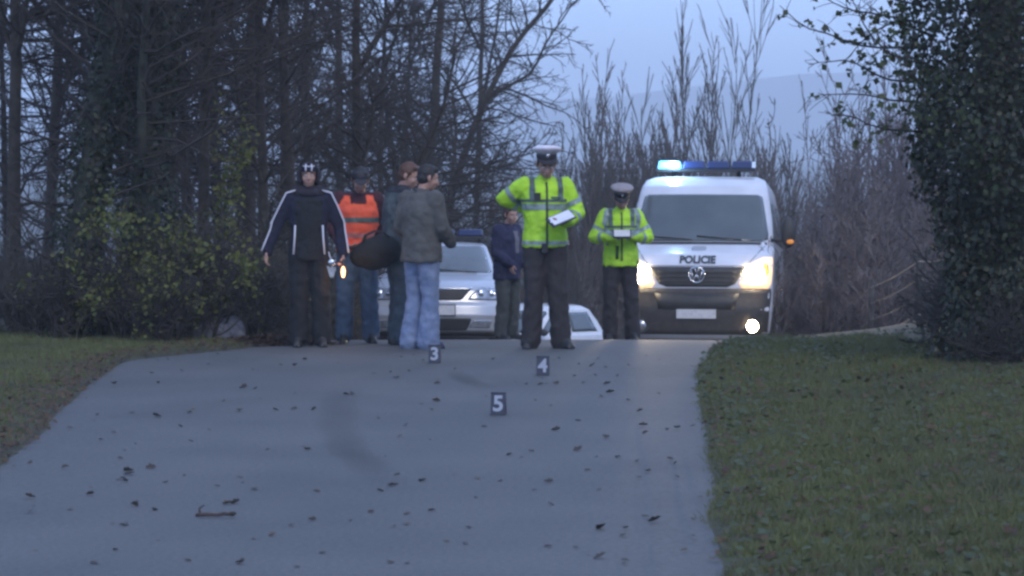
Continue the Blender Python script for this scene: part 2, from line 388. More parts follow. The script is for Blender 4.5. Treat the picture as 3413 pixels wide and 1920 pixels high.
def branchset(rng, T, stems, l1=30, len1=(0.8, 2.0), l2=8, len2=0.45, l3=4, len3=0.4, ang=(50, 80), start=0.08, up1=0.03, up2=0.02, rt=0.004, r1=0.018, bias=None, tips=None, wand=0.13, ang2=(28, 65)):
    """side branches, twigs and twiglets on a list of (points, radii) stems"""
    for (sp, sr) in stems:
        for i in range(l1):
            t = start + (1 - start) * (i + rng.random()) / l1; t = min(t, 0.995)
            p, d = along(sp, t); L = rng.uniform(*len1) * (1.0 - 0.55 * t)
            dd = side_dir(rng, d, R(rng.uniform(*ang)))
            if bias is not None: dd = dd + np.array(bias)
            rr = min(r1 * (0.6 + 0.7 * rng.random()), sr[min(int(t * (len(sr) - 1)), len(sr) - 1)] * 0.8)
            bp, br = grow(rng, p, dd, L, rr, rt * 1.2, 5, wand, up1); T.add(bp, br, 4)
            n2 = max(2, int(l2 * L / len1[1] + rng.random() * 2))
            for j in range(n2):
                t2 = 0.12 + 0.88 * (j + rng.random()) / n2; t2 = min(t2, 0.99)
                p2, d2 = along(bp, t2); L2 = L * len2 * rng.uniform(0.5, 1.15) * (1.1 - 0.5 * t2)
                cp, cr = grow(rng, p2, side_dir(rng, d2, R(rng.uniform(*ang2))), L2, rt * 1.6, rt * 0.9, 3, wand, up2); T.add(cp, cr, 3)
                if tips is not None: tips.append(cp[-1])
                for h in range(int(l3 * rng.uniform(0.6, 1.4))):
                    p3, d3 = along(cp, rng.uniform(0.1, 0.99))
                    ep, er = grow(rng, p3, side_dir(rng, d3, R(rng.uniform(ang2[0] * .9, ang2[1] * .92))), L2 * len3 * rng.uniform(0.5, 1.3), rt, rt * 0.7, 2, wand, up2); T.add(ep, er, 3)
                    if tips is not None: tips.append(ep[-1])

LEAF4 = np.array([[0, 0, 0], [0.42, 0.05, 0.5], [0, -0.04, 1.0], [-0.42, 0.05, 0.5]])
def leaf_mesh(name, pos, size, rng, normal=None, jitter=0.8, shape=LEAF4):
    """one small folded leaf at every position"""
    pos = np.asarray(pos); n = len(pos); k = len(shape)
    up = rng.normal(0, 1, (n, 3)) if normal is None else np.asarray(normal) * 1.0 + rng.normal(0, jitter, (n, 3))
    up /= np.linalg.norm(up, axis=1)[:, None]
    lng = rng.normal(0, 1, (n, 3)) + np.array([0, 0, -0.5]); lng -= up * (lng * up).sum(1)[:, None]; lng /= np.linalg.norm(lng, axis=1)[:, None]
    sd = np.cross(up, lng); s = size * rng.uniform(0.6, 1.3, n)
    V = pos[:, None, :] + s[:, None, None] * (shape[None, :, 0, None] * sd[:, None, :] + shape[None, :, 1, None] * up[:, None, :] + shape[None, :, 2, None] * lng[:, None, :])
    F = np.arange(n)[:, None] * k + np.arange(k)[None, :]
    return fast_mesh(name, V.reshape(-1, 3), F, smooth=False)

def plant(name, label, cat, loc, group=None, rz=0.0):
    return thing(name, label, cat, (loc[0], loc[1], float(zg(loc[0], loc[1])) - 0.03), rz, group)

def path_stem(rng, pts, r0, r1, k=12, wob_=0.02):
    pts = np.array(pts, float); f = [hermite(range(len(pts)), pts[:, i]) if len(pts) > 2 else (lambda t, i=i: pts[0, i] + (pts[-1, i] - pts[0, i]) * np.asarray(t)) for i in range(3)]
    t = np.linspace(0, len(pts) - 1, k + 1); p = np.stack([g(t) for g in f], 1) + rng.normal(0, wob_, (k + 1, 3)) * np.linspace(0, 1, k + 1)[:, None]
    r = np.linspace(r0, r1, k + 1); r[0] *= 1.35; r[1] *= 1.08
    return p, r

def bare_tree(seed, name, label, x, y, H, r0, top=(0, 0), group=None, mids=None, tw='twig', bark='bark', wood_only=False, **kw):
    rng = np.random.default_rng(seed); o = plant(name, label, 'tree', (x, y), group)
    pts = [(0, 0, -0.1)] + (mids or [(top[0] * 0.4 + rng.normal(0, .06), top[1] * 0.4, H * 0.45)]) + [(top[0], top[1], H)]
    st = path_stem(rng, pts, r0, r0 * 0.3, 14)
    T = Tubes(); T.add(st[0], st[1], 9)
    forks = [st]
    nl = kw.pop('limbs', 3)
    for i in range(nl):
        p, d = along(st[0], rng.uniform(0.2, 0.7))
        lp, lr = grow(rng, p, side_dir(rng, d, R(rng.uniform(25, 45))), H * rng.uniform(0.3, 0.45), r0 * 0.45, r0 * 0.12, 8, 0.1, 0.06)
        T.add(lp, lr, 6); forks.append((lp, lr))
    obj('trunk', T.mesh('trunk'), M[bark], o)
    K = Tubes(); branchset(rng, K, forks, **kw)
    obj('crown', K.mesh('crown'), M[tw], o)
    return o

def ivy_coat(seed, o, path, rad_fn, n, size, m='ivy'):
    rng = np.random.default_rng(seed); t = rng.random(n) ** 0.9; path = np.array(path, float); f = [np.interp(t * (len(path) - 1), range(len(path)), path[:, i]) for i in range(3)]
    c = np.stack(f, 1); a = rng.uniform(0, 2 * math.pi, n); nrm = np.stack([np.cos(a), np.sin(a), 0.25 * np.ones(n)], 1)
    r = rad_fn(c[:, 2], a) * (0.72 + 0.4 * rng.random(n))
    pos = c + nrm * r[:, None] * np.array([1, 1, 0]) + rng.normal(0, 0.03, (n, 3))
    return obj('ivy', leaf_mesh('ivy', pos, size, rng, nrm, 0.6), M[m], o)

DENSE = dict(l1=34, len1=(0.9, 2.2), l2=9, l3=4)
M['twig_brown'] = mat('bramble_stem', (0.05, 0.045, 0.038), 0.9, (0.085, 0.075, 0.062), 2)
# --- two ivy-clad trunks at the left of the road
o = bare_tree(11, 'tree', 'thick ivy-clad trunk leaning to the road at the left edge of the wood', gx(150 * P4, 29.6), 29.6, 7.5, 0.14, top=(1.5, 0.3), limbs=2, bark='bark_green', **DENSE)
ivy_coat(1, o, [(0, 0, 0), (0.62, .12, 3.3), (1.2, .2, 6)], lambda z, a: 0.22 + 0.05 * np.sin(z * 3 + a), 9000, 0.055)
o = bare_tree(12, 'tree', 'upright trunk thick with dark ivy beside the leaning ivy-clad trunk', gx(360 * P4, 29.9), 29.9, 8.0, 0.15, top=(0.25, 0.2), limbs=3, bark='bark_green', **DENSE)
ivy_coat(2, o, [(0, 0, 0), (0.1, .1, 3.3), (.2, .2, 6.5)], lambda z, a: 0.27 + 0.07 * np.sin(z * 2.2 + a), 10000, 0.055)
# --- single trunks one can tell apart
bare_tree(13, 'tree', 'slim bare tree just behind the two ivy-clad trunks', gx(505 * P4, 31), 31, 7, 0.075, top=(-0.15, 0), **DENSE)
bare_tree(14, 'tree', 'bare tree rising behind the tall spray of yellow-green leaves', gx(662 * P4, 32.5), 32.5, 7.5, 0.07, top=(-0.2, .2), **DENSE)
bare_tree(15, 'tree', 'bare forest tree right behind the hooded man', gx(752 * P4, 34), 34, 8, 0.08, top=(-0.25, .2), **DENSE)
bare_tree(16, 'tree', 'bare forest tree right behind the man in the orange vest', gx(903 * P4, 38), 38, 8, 0.085, top=(0.0, .2), **DENSE)
bare_tree(17, 'tree', 'sturdy straight bare tree behind the two men in grey jackets', gx(1048 * P4, 57), 57, 10, 0.165, top=(0.65, 0), mids=[(0.05, 0, 2.4), (0.35, 0, 5.0)], l1=40, len1=(1.0, 2.6), l2=10, l3=5, rt=0.0055)
# the leaning one with long level branches
rng = np.random.default_rng(18)
bx, by = gx(1128 * P4, 58), 58.0
o = plant('tree', 'leaning bare tree with long level branches spreading over the silver car', 'tree', (bx, by))
sx = 58.0 / FPX; zb = o.location.z
def T8(px, py): return ((px * P4 - 512) * sx - bx, 0.0, CAMZ - (py * P4 - 144) * sx - zb)
st = path_stem(rng, [(0, 0, -.1), T8(1128, 560), T8(1165, 400), T8(1215, 270), T8(1285, 130), T8(1400, -20), T8(1440, -120)], 0.10, 0.03, 18, 0.01)
st2 = path_stem(rng, [T8(1185, 330), T8(1235, 240), T8(1330, 190), T8(1380, 100), T8(1440, 20)], 0.045, 0.012, 10, 0.03)
st3 = path_stem(rng, [T8(1140, 480), T8(1200, 430), T8(1290, 395), T8(1400, 370)], 0.035, 0.008, 10, 0.03)
st4 = path_stem(rng, [T8(1130, 560), T8(1200, 520), T8(1300, 480), T8(1400, 455)], 0.03, 0.008, 10, 0.03)
T = Tubes()
for s in (st, st2, st3, st4): T.add(s[0], s[1], 8 if s is st else 6)
obj('trunk', T.mesh('trunk'), M['bark'], o)
K = Tubes()
branchset(rng, K, [st], l1=46, len1=(1.4, 3.0), l2=11, len2=0.4, l3=5, len3=0.45, ang=(65, 95), start=0.12, up1=-0.005, up2=0.0, rt=0.006, r1=0.02, bias=(0.55, 0, 0.05), wand=0.16)
branchset(rng, K, [st2, st3, st4], l1=16, len1=(0.6, 1.5), l2=8, len2=0.45, l3=4, ang=(40, 70), start=0.2, rt=0.006, r1=0.013, bias=(0.4, 0, 0), wand=0.16)
obj('crown', K.mesh('crown'), M['twig'], o)

# --- the rest of the bare wood behind: a few unlike trees, copied
protos = []
for i, (H, r) in enumerate([(8.5, 0.08), (9.5, 0.10), (7.5, 0.065), (9, 0.09), (8, 0.075)]):
    protos.append(bare_tree(30 + i, 'tree', 'bare tree among many in the dense wood left of the road', -7 + 0.2 * i, 40 + 2 * i, H, r, top=(0.3 * (i - 2), 0.2), group='bare trees of the dense wood', limbs=4, l1=30, len1=(1.0, 2.4), l2=9, l3=4, rt=0.005))
spots = [(30, 33), (240, 34.5), (430, 35.5), (560, 36.5), (110, 38), (330, 39), (620, 40), (700, 41.5), (480, 42.5), (20, 44), (590, 47), (780, 49),
         (950, 53), (860, 56), (300, 60), (1010, 63), (1190, 68)]
rng = np.random.default_rng(5)
for i, (px, Y) in enumerate(spots):
    pr = protos[i % 5]; t = pr if i < 5 else copy_tree(pr)
    if Y > 46: tag(t, 'bare tree standing deep inside the wood, past the silver car', None, 'bare trees deep in the wood')
    else: tag(t, 'bare tree among many in the dense wood left of the road', None, 'bare trees of the dense wood')
    X = gx(px * P4, Y); t.location = (X, Y, float(zg(X, Y)) - 0.03); t.rotation_euler = (0, 0, rng.uniform(0, 6.28))
    s = rng.uniform(0.85, 1.15); t.scale = (s, s, s)

# --- upright many-stemmed trees in the gap over the road
def fastigiate(seed, name, label, px, Y, H, spread, nst, group=None, tw='twig_grey', r0=0.05, scatter=0.25, top_fall=0.6, **kw):
    rng = np.random.default_rng(seed); X = gx(px * P4, Y); o = plant(name, label, 'tree', (X, Y), group)
    T = Tubes(); stems = []
    for i in range(nst):
        a = rng.uniform(0, 6.28); q = math.sqrt(rng.random()); h = H * (1 - top_fall * q) * rng.uniform(0.8, 1.0) if i else H
        b = np.array([math.cos(a), math.sin(a), 0]) * q
        st = path_stem(rng, [b * scatter + (0, 0, -.1), b * (scatter + spread * 0.55) + (0, 0, h * 0.4), b * (scatter + spread) + (0, 0, h)], r0 * (1 - .5 * q), 0.006, 10, 0.018)
        T.add(st[0], st[1], 6); stems.append(st)
    obj('trunk', T.mesh('trunk'), M[tw], o)
    K = Tubes(); d = dict(l1=26, len1=(1.2, 2.8), l2=7, len2=0.5, l3=1.2, ang=(8, 22), start=0.12, up1=0.03, up2=0.03, rt=0.006, r1=0.010, wand=0.035, ang2=(8, 24)); d.update(kw)
    branchset(rng, K, stems, **d)
    obj('crown', K.mesh('crown'), M[tw], o)
    return o
fastigiate(51, 'tree', 'tallest upright many-stemmed bare tree rising behind the police van', 1770, 66, 9.4, 2.2, 32, r0=0.03, top_fall=0.55, rt=0.007, r1=0.011)
fastigiate(52, 'tree', 'upright bare tree behind the van, shorter than its tall neighbour', 1885, 63, 6.4, 1.2, 20, r0=0.024, top_fall=0.4, rt=0.007)
fastigiate(53, 'tree', 'narrow upright bare tree standing behind the second policeman', 1600, 62, 6.9, 0.9, 20, r0=0.024, top_fall=0.4, rt=0.007)
fastigiate(54, 'tree', 'narrow upright bare tree between the two policemen', 1500, 60, 6.5, 0.9, 20, r0=0.024, top_fall=0.4, rt=0.007)
fastigiate(55, 'tree', 'low twiggy upright tree behind the policeman with the clipboard', 1420, 58, 4.6, 0.9, 9)
fastigiate(56, 'tree', 'low twiggy upright tree behind the roof of the police van', 1690, 60, 4.9, 0.9, 9)

# --- reddish thicket right of the van
rng = np.random.default_rng(61); th = []
for i, (px, Y, H) in enumerate([(2010, 46, 3.2), (2080, 44, 3.8), (2150, 47, 4.8), (2230, 44, 4.9), (2300, 46, 5.2), (1985, 52, 4.4), (2120, 54, 5.4), (2200, 41, 3.6), (2060, 40, 2.2), (2380, 43, 4.6), (2460, 46, 4.8), (2290, 38, 2.6), (2180, 50, 5.2)]):
    if i < 4:
        t = fastigiate(62 + i, 'shrub', 'reddish-brown bare shrub in the thicket right of the van', px, Y, H, 0.5, 11, 'shrubs of the reddish thicket', 'twig_red', 0.02, 0.45, l1=24, len1=(0.5, 1.3), ang=(15, 45), up1=0.04, rt=0.0045, l2=7, l3=2.5, wand=0.10, top_fall=0.35, ang2=(18, 50))
        t['category'] = 'shrub'; th.append((t, H)); tr = np.array(t.children[1].data.vertices[0].co)
        co = np.empty(len(t.children[1].data.vertices) * 3, np.float32); t.children[1].data.vertices.foreach_get('co', co); co = co.reshape(-1, 3)
        pk = co[rng.integers(0, len(co), 420)]
        obj('leaves', leaf_mesh('leaves', pk, 0.035, rng), M['leaf_brown'], t)
    else:
        src, h0 = th[i % 4]; t = copy_tree(src); X = gx(px * P4, Y); t.location = (X, Y, float(zg(X, Y)) - .03); t.rotation_euler = (0, 0, rng.uniform(0, 6)); s = H / h0; t.scale = (1, 1, s)

# --- ivy-covered tree at the right edge, with leafy branches over the verge
def ivy_tree(seed, label, x, y, H, r0, rad_fn, n, size):
    rng = np.random.default_rng(seed); o = plant('tree', label, 'tree', (x, y))
    T = Tubes(); st = path_stem(rng, [(0, 0, -.1), (0.03, 0, H * .4), (0.05, 0, H)], r0, r0 * 0.4, 12); T.add(st[0], st[1], 10)
    tw = Tubes(); branchset(rng, tw, [st], l1=40, len1=(0.4, 1.1), l2=6, l3=3, rt=0.005, r1=0.02)
    obj('trunk', T.mesh('trunk'), M['bark'], o); c = obj('crown', tw.mesh('crown'), M['twig'], o)
    ivy_coat(seed + 1, o, [(0, 0, 0.05), (0.03, 0, H * .4), (.05, 0, H)], rad_fn, n, size)
    return o
IX, IY = gx(2500 * P4, 24.2), 24.2
rf = hermite([0, 0.6, 1.15, 1.5, 1.85, 2.3, 3.0, 4.0, 5.5], [0.50, 0.36, 0.40, 0.54, 0.66, 0.66, 0.70, 0.85, 0.7])
big = ivy_tree(70, 'big tree wrapped in dark ivy at the right edge of the grass verge', IX, IY, 6.0, 0.26, lambda z, a: rf(z) * (1 + 0.14 * np.sin(3 * a + z * 4) + 0.08 * np.sin(7 * a - z * 9)), 38000, 0.049)
ivy_tree(73, 'second ivy-wrapped tree standing just behind the big ivy tree', IX + 0.75, 26.0, 6.0, 0.2, lambda z, a: 0.62 + 0.14 * np.sin(z * 2 + a) + 0.05 * z, 24000, 0.05)
rng = np.random.default_rng(76); brs = Tubes(); lp = []; zb = big.location.z
def TB(px, py, dy=0.0):
    s = (IY + dy) / FPX; return ((px * P4 - 512) * s - IX, dy, CAMZ - (py * P4 - 144) * s - zb)
curves = [[(2330, 120), (2200, 120), (2100, 95), (2010, 60), (1955, 15)], [(2330, 210), (2230, 200), (2120, 150), (2035, 165)], [(2330, 260), (2240, 250), (2140, 235), (2020, 240)],
          [(2330, 330), (2250, 330), (2150, 300), (2070, 280)], [(2330, 60), (2220, 40), (2120, 20), (2040, -30)], [(2330, 160), (2260, 150), (2170, 60), (2130, -20)], [(2340, 90), (2250, 60), (2180, 90), (2110, 170)], [(2330, 20), (2250, 0), (2160, -30), (2060, -60)]]
for ci, cpts in enumerate(curves):
    dy = rng.uniform(-0.4, 0.4); p = path_stem(rng, [TB(a, b, dy) for a, b in cpts], 0.012, 0.003, 9, 0.012); brs.add(p[0], p[1], 5)
    for j in range(16):
        t = rng.uniform(0.08, 0.98); q, d = along(p[0], t); L = rng.uniform(0.12, 0.4) * (1.15 - 0.6 * t)
        tp, tr_ = grow(rng, q, side_dir(rng, d, R(rng.uniform(35, 75))), L, 0.004, 0.0022, 4, 0.2, -0.02); brs.add(tp, tr_, 3)
        for u in np.linspace(0.3, 1, 6):
            if rng.random() < 0.75 * (1.05 - t) ** 1.2 + 0.05: lp.append(along(tp, min(u, .99))[0])
    for u in np.linspace(0.03, 0.5, 16): lp.append(along(p[0], u)[0] + rng.normal(0, 0.05, 3))
bo = obj('overhanging_branches', brs.mesh('overhanging_branches'), M['twig'], big)
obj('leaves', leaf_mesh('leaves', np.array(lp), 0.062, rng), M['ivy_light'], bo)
# lighter ivy patches on the face of the big tree and undergrowth at its foot
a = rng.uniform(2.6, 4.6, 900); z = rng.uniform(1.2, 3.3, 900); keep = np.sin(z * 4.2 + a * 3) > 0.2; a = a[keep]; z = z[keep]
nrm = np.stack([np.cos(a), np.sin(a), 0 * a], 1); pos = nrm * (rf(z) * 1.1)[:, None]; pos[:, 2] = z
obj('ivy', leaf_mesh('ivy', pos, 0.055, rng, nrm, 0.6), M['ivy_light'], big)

# --- yellow-green leafy bushes left, brambles and undergrowth
def bush(seed, name, label, x, y, H, W, nst, nleaf, size, m='leaf_yellow', group=None, tw='twig', tall=None):
    rng = np.random.default_rng(seed); o = plant(name, label, 'shrub', (x, y), group); K = Tubes(); tips = []; stems = []
    for i in range(nst):
        a = rng.uniform(0, 6.28); q = math.sqrt(rng.random()); b = np.array([math.cos(a) * W, math.sin(a) * W * 0.7, 0]) * q; h = H * rng.uniform(0.55, 1) * (1 - 0.35 * q)
        stems.append(path_stem(rng, [b * 0.35 + (0, 0, -.05), b * 0.7 + (0, 0, h * .55), b * 1.15 + (0, 0, h)], 0.012, 0.004, 7, 0.04))
    for s in stems: K.add(s[0], s[1], 4)
    branchset(rng, K, stems, l1=12, len1=(0.25, 0.75), l2=5, len2=0.5, l3=3, start=0.1, rt=0.003, r1=0.007, ang=(30, 75), tips=tips, wand=0.2)
    obj('stems', K.mesh('stems'), M[tw], o)
    tips = np.array(tips)
    # leaves gather on some twigs only, so the bush keeps open gaps
    cl = tips[rng.integers(0, len(tips), max(4, nleaf // 40))]; pk = cl[rng.integers(0, len(cl), nleaf)] + rng.normal(0, 0.075, (nleaf, 3)); pk[:, 2] = np.maximum(pk[:, 2], 0.03)
    obj('leaves', leaf_mesh('leaves', pk, size, rng, np.tile([0, -0.5, 0.6], (nleaf, 1)), 0.7), M[m], o)
    return o
bush(81, 'shrub', 'yellow-green leafy bush in front of the two ivy-clad trunks', gx(330 * P4, 29.0), 29.0, 1.5, 0.62, 12, 1500, 0.054)
bush(82, 'shrub', 'yellow-green leafy bush at the edge of the wood beside the tall leafy spray', gx(500 * P4, 29.2), 29.2, 1.55, 0.5, 12, 1300, 0.054)
bush(83, 'shrub', 'sparse yellow-green bush near the leaf pile left of the hooded man', gx(600 * P4, 30.2), 30.2, 1.3, 0.35, 9, 600, 0.05)
bush(85, 'shrub', 'low yellow-green bush under the leaning ivy-clad trunk', gx(150 * P4, 28.9), 28.9, 1.25, 0.55, 10, 550, 0.05)
bush(86, 'shrub', 'low yellow-green bush hugging the ground by the left verge', gx(430 * P4, 28.7), 28.7, 0.85, 0.6, 10, 520, 0.045)
# the tall spray
rng = np.random.default_rng(84); X, Y = gx(575 * P4, 30.6), 30.6; o = plant('shrub', 'tall thin spray of yellow-green leaves reaching above the bushes', 'shrub', (X, Y)); K = Tubes(); pos = []
for i in range(5):
    p = path_stem(rng, [(rng.normal(0, .05), 0, 0), (-.05 + rng.normal(0, .05), 0, 1.2), (0.06 + rng.normal(0, .08), rng.normal(0, .1), 2.5 - .12 * i)], 0.010, 0.003, 10, 0.03); K.add(p[0], p[1], 4)
    for j in range(110):
        t = rng.uniform(0.45, 1.0); q, d = along(p[0], min(t, .99)); pos.append(q + rng.normal(0, 0.06, 3))
obj('stems', K.mesh('stems'), M['twig'], o); obj('leaves', leaf_mesh('leaves', np.array(pos), 0.055, rng, np.tile([0, -.5, .6], (len(pos), 1)), .7), M['leaf_yellow'], o)
# bramble undergrowth
br = [bush(90 + i, 'bramble', 'bare tangled bramble in the undergrowth below the bare trees', 0, 30, 0.95 + .12 * i, 0.55, 16, 160, 0.04, 'leaf_dark', 'bramble clumps under the wood', 'twig_brown') for i in range(3)]
rng = np.random.default_rng(93)
for i, (px, Y) in enumerate([(2520, 27.5), (2470, 25.2), (2550, 24.6), (40, 29.6), (230, 29.6), (560, 29.9), (640, 30.5), (690, 31.5), (90, 31), (300, 31.5), (450, 31.2), (720, 33), (610, 33), (380, 34), (180, 34), (790, 35.5), (540, 36), (850, 38), (700, 37.5), (20, 36), (650, 29.5), (900, 41), (960, 44), (820, 42)]):
    t = br[i] if i < 3 else copy_tree(br[i % 3]); tag(t, 'bare tangled bramble on the right bank around the ivy trees' if i < 3 else 'bare tangled bramble in the undergrowth below the bare trees', None, 'brambles on the right bank' if i < 3 else 'bramble clumps under the wood'); X = gx(px * P4, Y); t.location = (X, Y, float(zg(X, Y)) - .02); t.rotation_euler = (0, 0, rng.uniform(0, 6.28)); s = rng.uniform(0.85, 1.25); t.scale = (s, s, s)
# low brush behind the van and the cars
br2 = [fastigiate(97 + i, 'shrub', 'grey twiggy low brush growing below the upright bare trees', 1500, 57, 2.6, 0.7, 12, 'low grey brush past the crest', 'twig_grey', 0.014, 0.5, l1=16, len1=(0.5, 1.1), ang=(15, 45), up1=0.03, rt=0.006, l2=6, l3=2, wand=0.1, ang2=(15, 45)) for i in range(2)]
for i, (px, Y) in enumerate([(1450, 57), (1540, 59), (1640, 58), (1390, 60), (1330, 62), (1240, 63), (1590, 64), (1720, 66), (1490, 66), (1900, 58), (1960, 60), (1150, 64)]):
    t = br2[i] if i < 2 else copy_tree(br2[i % 2]); t['category'] = 'shrub'; X = gx(px * P4, Y); t.location = (X, Y, float(zg(X, Y)) - .03); t.rotation_euler = (0, 0, rng.uniform(0, 6)); s = rng.uniform(0.85, 1.3); t.scale = (s, s, s)
# ivy and weeds at the foot of the right bank
for i, (px, Y) in enumerate([(2440, 26), (2530, 23.5)]):
    bush(101 + i, 'shrub', ['dark leafy bush beside the foot of the big ivy tree', 'low dark bush in front of the big ivy tree'][i], gx(px * P4, Y), Y, [0.5, 0.5][i], 0.35, 9, 260, 0.045, 'leaf_dark')

# --- grass verges
GRASS = leaf_mat('grass', patch=(0.115, 0.118, 0.05), cols=[(0.10, 0.118, 0.032), (0.12, 0.137, 0.036), (0.14, 0.155, 0.045), (0.175, 0.155, 0.065), (0.105, 0.125, 0.038)])
def grass(name, label, xr, yr, inside, n, seed, hmul=1.0, tall=0.0):
    rng = np.random.default_rng(seed); y = yr[0] + (yr[1] - yr[0]) * rng.random(n) ** 1.0; x = rng.uniform(xr[0], xr[1], n)
    s = np.maximum(edge_l(y) - x, x - edge_r(y)) + 0.03 * wob(x * 0.6, y * 0.6); s2 = s + 0.05 * wob(x * 2, y * 2, 2) + 0.075 * rng.normal(0, 1, n)
    k = (s2 > -0.07) & inside(x, y); x = x[k]; y = y[k]; s = s[k]; n = len(x)
    tuft = 0.35 + 0.95 * (0.5 + 0.5 * wob(x, y, 3.0)) * rng.uniform(0.6, 1.3, n)
    h = 0.085 * hmul * tuft * (0.45 + 0.55 * sstep(0, 0.5, s)); h = h * np.where((rng.random(n) < tall) & (wob(x * 1.7 + 3, y * 1.7) > 0.1), rng.uniform(1.4, 2.1, n), 1.0); a = rng.uniform(0, 2 * math.pi, n); w = rng.uniform(0.0025, 0.005, n)
    bend = rng.uniform(0.2, 0.95, n) * h; ba = rng.uniform(0, 2 * math.pi, n)
    b = np.stack([x, y, zg(x, y) - 0.006], 1); sd = np.stack([np.cos(a), np.sin(a), 0 * a], 1) * w[:, None]; bd = np.stack([np.cos(ba), np.sin(ba), 0 * a], 1) * bend[:, None]
    mid = b + bd * 0.35 + np.stack([0 * h, 0 * h, h * 0.65], 1); tip = b + bd + np.stack([0 * h, 0 * h, h * (1 - 0.25 * bend / h)], 1)
    V = np.stack([b - sd, b + sd, tip], 1).reshape(-1, 3); i = np.arange(n)[:, None] * 3
    o = obj(name, fast_mesh(name, V, i + np.array([[0, 1, 2]]), False), GRASS); return tag(o, label, 'grass', kind='stuff')
grass('grass', 'short green grass on the verge right of the road', (0.7, 5.2), (11.5, 34), lambda x, y: (x > 0) & (y < 31.0 - 2.2 * (x - 2.0) + 0.8 * wob(x, y, 1.3)), 400000, 1, 1.0, 0.05)
grass('grass', 'short green grass on the verge left of the road', (-6.2, -2.2), (16, 31), lambda x, y: x < 0, 140000, 2, 0.85, 0.03)
# fallen leaves and broad weeds lying in the grass
rng = np.random.default_rng(3); n = 9000; y = rng.uniform(11.5, 29, n); x = rng.uniform(0.7, 5, n); k = x > edge_r(y) - 0.02; x = x[k]; y = y[k]
p = np.stack([x, y, zg(x, y) + rng.uniform(0.02, 0.06, len(x))], 1); up = np.tile([0, -.2, 1.0], (len(p), 1))
h = rng.random(len(p)) < 0.5 - 0.3 * (y > 24)
tag(obj('leaf_litter', leaf_mesh('leaf_litter', p[h], 0.045, rng, up[h], .35), M['leaf_brown']), 'brown fallen leaves scattered in the right verge grass', 'leaves', kind='stuff')
tag(obj('weeds', leaf_mesh('weeds', p[~h], 0.05, rng, up[~h], .35), leaf_mat('weed', [(0.04, 0.055, 0.02), (0.06, 0.08, 0.028), (0.075, 0.095, 0.04)])), 'broad-leaved weeds growing in the right verge grass', 'weeds', kind='stuff')
y = rng.uniform(17, 30, 1500); x = edge_l(y) - np.abs(rng.normal(0, 0.35, 1500)) + 0.06
p = np.stack([x, y, np.maximum(zg(x, y), prof(y)) + rng.uniform(0.008, 0.04, len(x))], 1)
tag(obj('leaf_litter', leaf_mesh('leaf_litter', p, 0.045, rng, np.tile([0, -.2, 1.0], (len(p), 1)), .3), M['leaf_brown']), 'brown fallen leaves along the left edge of the road', 'leaves', kind='stuff')
# ------------------------------------------------------------------ vehicles
class Body:
    """car shell lofted from level slices; front faces -y. keys: z, yf, yr, w, bow, rc"""
    def __init__(self, keys, n=60):
        k = np.array(keys, float); self.zk = k[:, 0]; self.k = k; self.z = np.unique(np.concatenate([np.linspace(k[0, 0], k[-1, 0], n), k[:, 0]]))
    def at(self, z): return [np.interp(z, self.zk, self.k[:, i]) for i in range(1, 6)]
    @staticmethod
    def curve(u, bow, rc): u = np.minimum(np.abs(u), 1.0); return bow * u ** 2 + rc * (1 - np.sqrt(np.maximum(0, 1 - u ** 7)))
    def F(self, x, z):
        yf, yr, w, bow, rc = self.at(z); return yf + self.curve(x / w, bow, rc)
    def B(self, x, z):
        yf, yr, w, bow, rc = self.at(z); return yr - self.curve(x / w, bow * 0.7, rc)
    def W(self, z): return self.at(z)[2]
    def shell(self):
        t = np.linspace(-1, 1, 31); u = np.sin(t * math.pi / 2); rings = []
        for z in self.z:
            yf, yr, w, bow, rc = self.at(z); f = np.stack([u * w, yf + self.curve(u, bow, rc), np.full(31, z)], 1)
            b = np.stack([u[::-1] * w, yr - self.curve(u, bow * .7, rc), np.full(31, z)], 1)
            s = np.linspace(0, 1, 12)[1:-1]; s1 = f[-1] + (b[0] - f[-1]) * s[:, None]; s2 = b[-1] + (f[0] - b[-1]) * s[:, None]
            rings.append(np.concatenate([f, s1, b, s2]))
        return MB().loft(rings)
    def patch(self, rows, off=0.006, depth=0.03, nc=16, nr=6, side='F'):
        """rows: (z, a, b) with a..b = x range (front/back) or y range (side 'L','R'); a raised plate lying on the shell"""
        rows = sorted(rows); zk = [r[0] for r in rows]; z = np.unique(np.concatenate([np.linspace(zk[0], zk[-1], nr + 1), zk])); n = len(z)
        outer = []; inner = []
        for q in z:
            a = np.interp(q, zk, [r[1] for r in rows]); b = np.interp(q, zk, [r[2] for r in rows]); s = np.linspace(a, b, nc)
            if side == 'F': outer.append(np.stack([s, self.F(s, q) - off, np.full(nc, q)], 1)); inner.append(np.stack([s, self.F(s, q) + depth, np.full(nc, q)], 1))
            elif side == 'B': outer.append(np.stack([s, self.B(s, q) + off, np.full(nc, q)], 1)); inner.append(np.stack([s, self.B(s, q) - depth, np.full(nc, q)], 1))
            else:
                g = 1 if side == 'R' else -1; w = float(self.W(q)); outer.append(np.stack([np.full(nc, g * (w + off)), s, np.full(nc, q)], 1)); inner.append(np.stack([np.full(nc, g * (w - depth)), s, np.full(nc, q)], 1))
        V = np.concatenate(outer + inner); N = n * nc; f = []
        for i in range(n - 1):
            for j in range(nc - 1): a = i * nc + j; f.append([a, a + 1, a + nc + 1, a + nc])
        ring = [j for j in range(nc)] + [i * nc + nc - 1 for i in range(1, n)] + [(n - 1) * nc + j for j in range(nc - 2, -1, -1)] + [i * nc for i in range(n - 2, 0, -1)]
        for i in range(len(ring)): a, b = ring[i], ring[(i + 1) % len(ring)]; f.append([b, a, a + N, b + N])
        m = MB(); m.add(V, f); return m

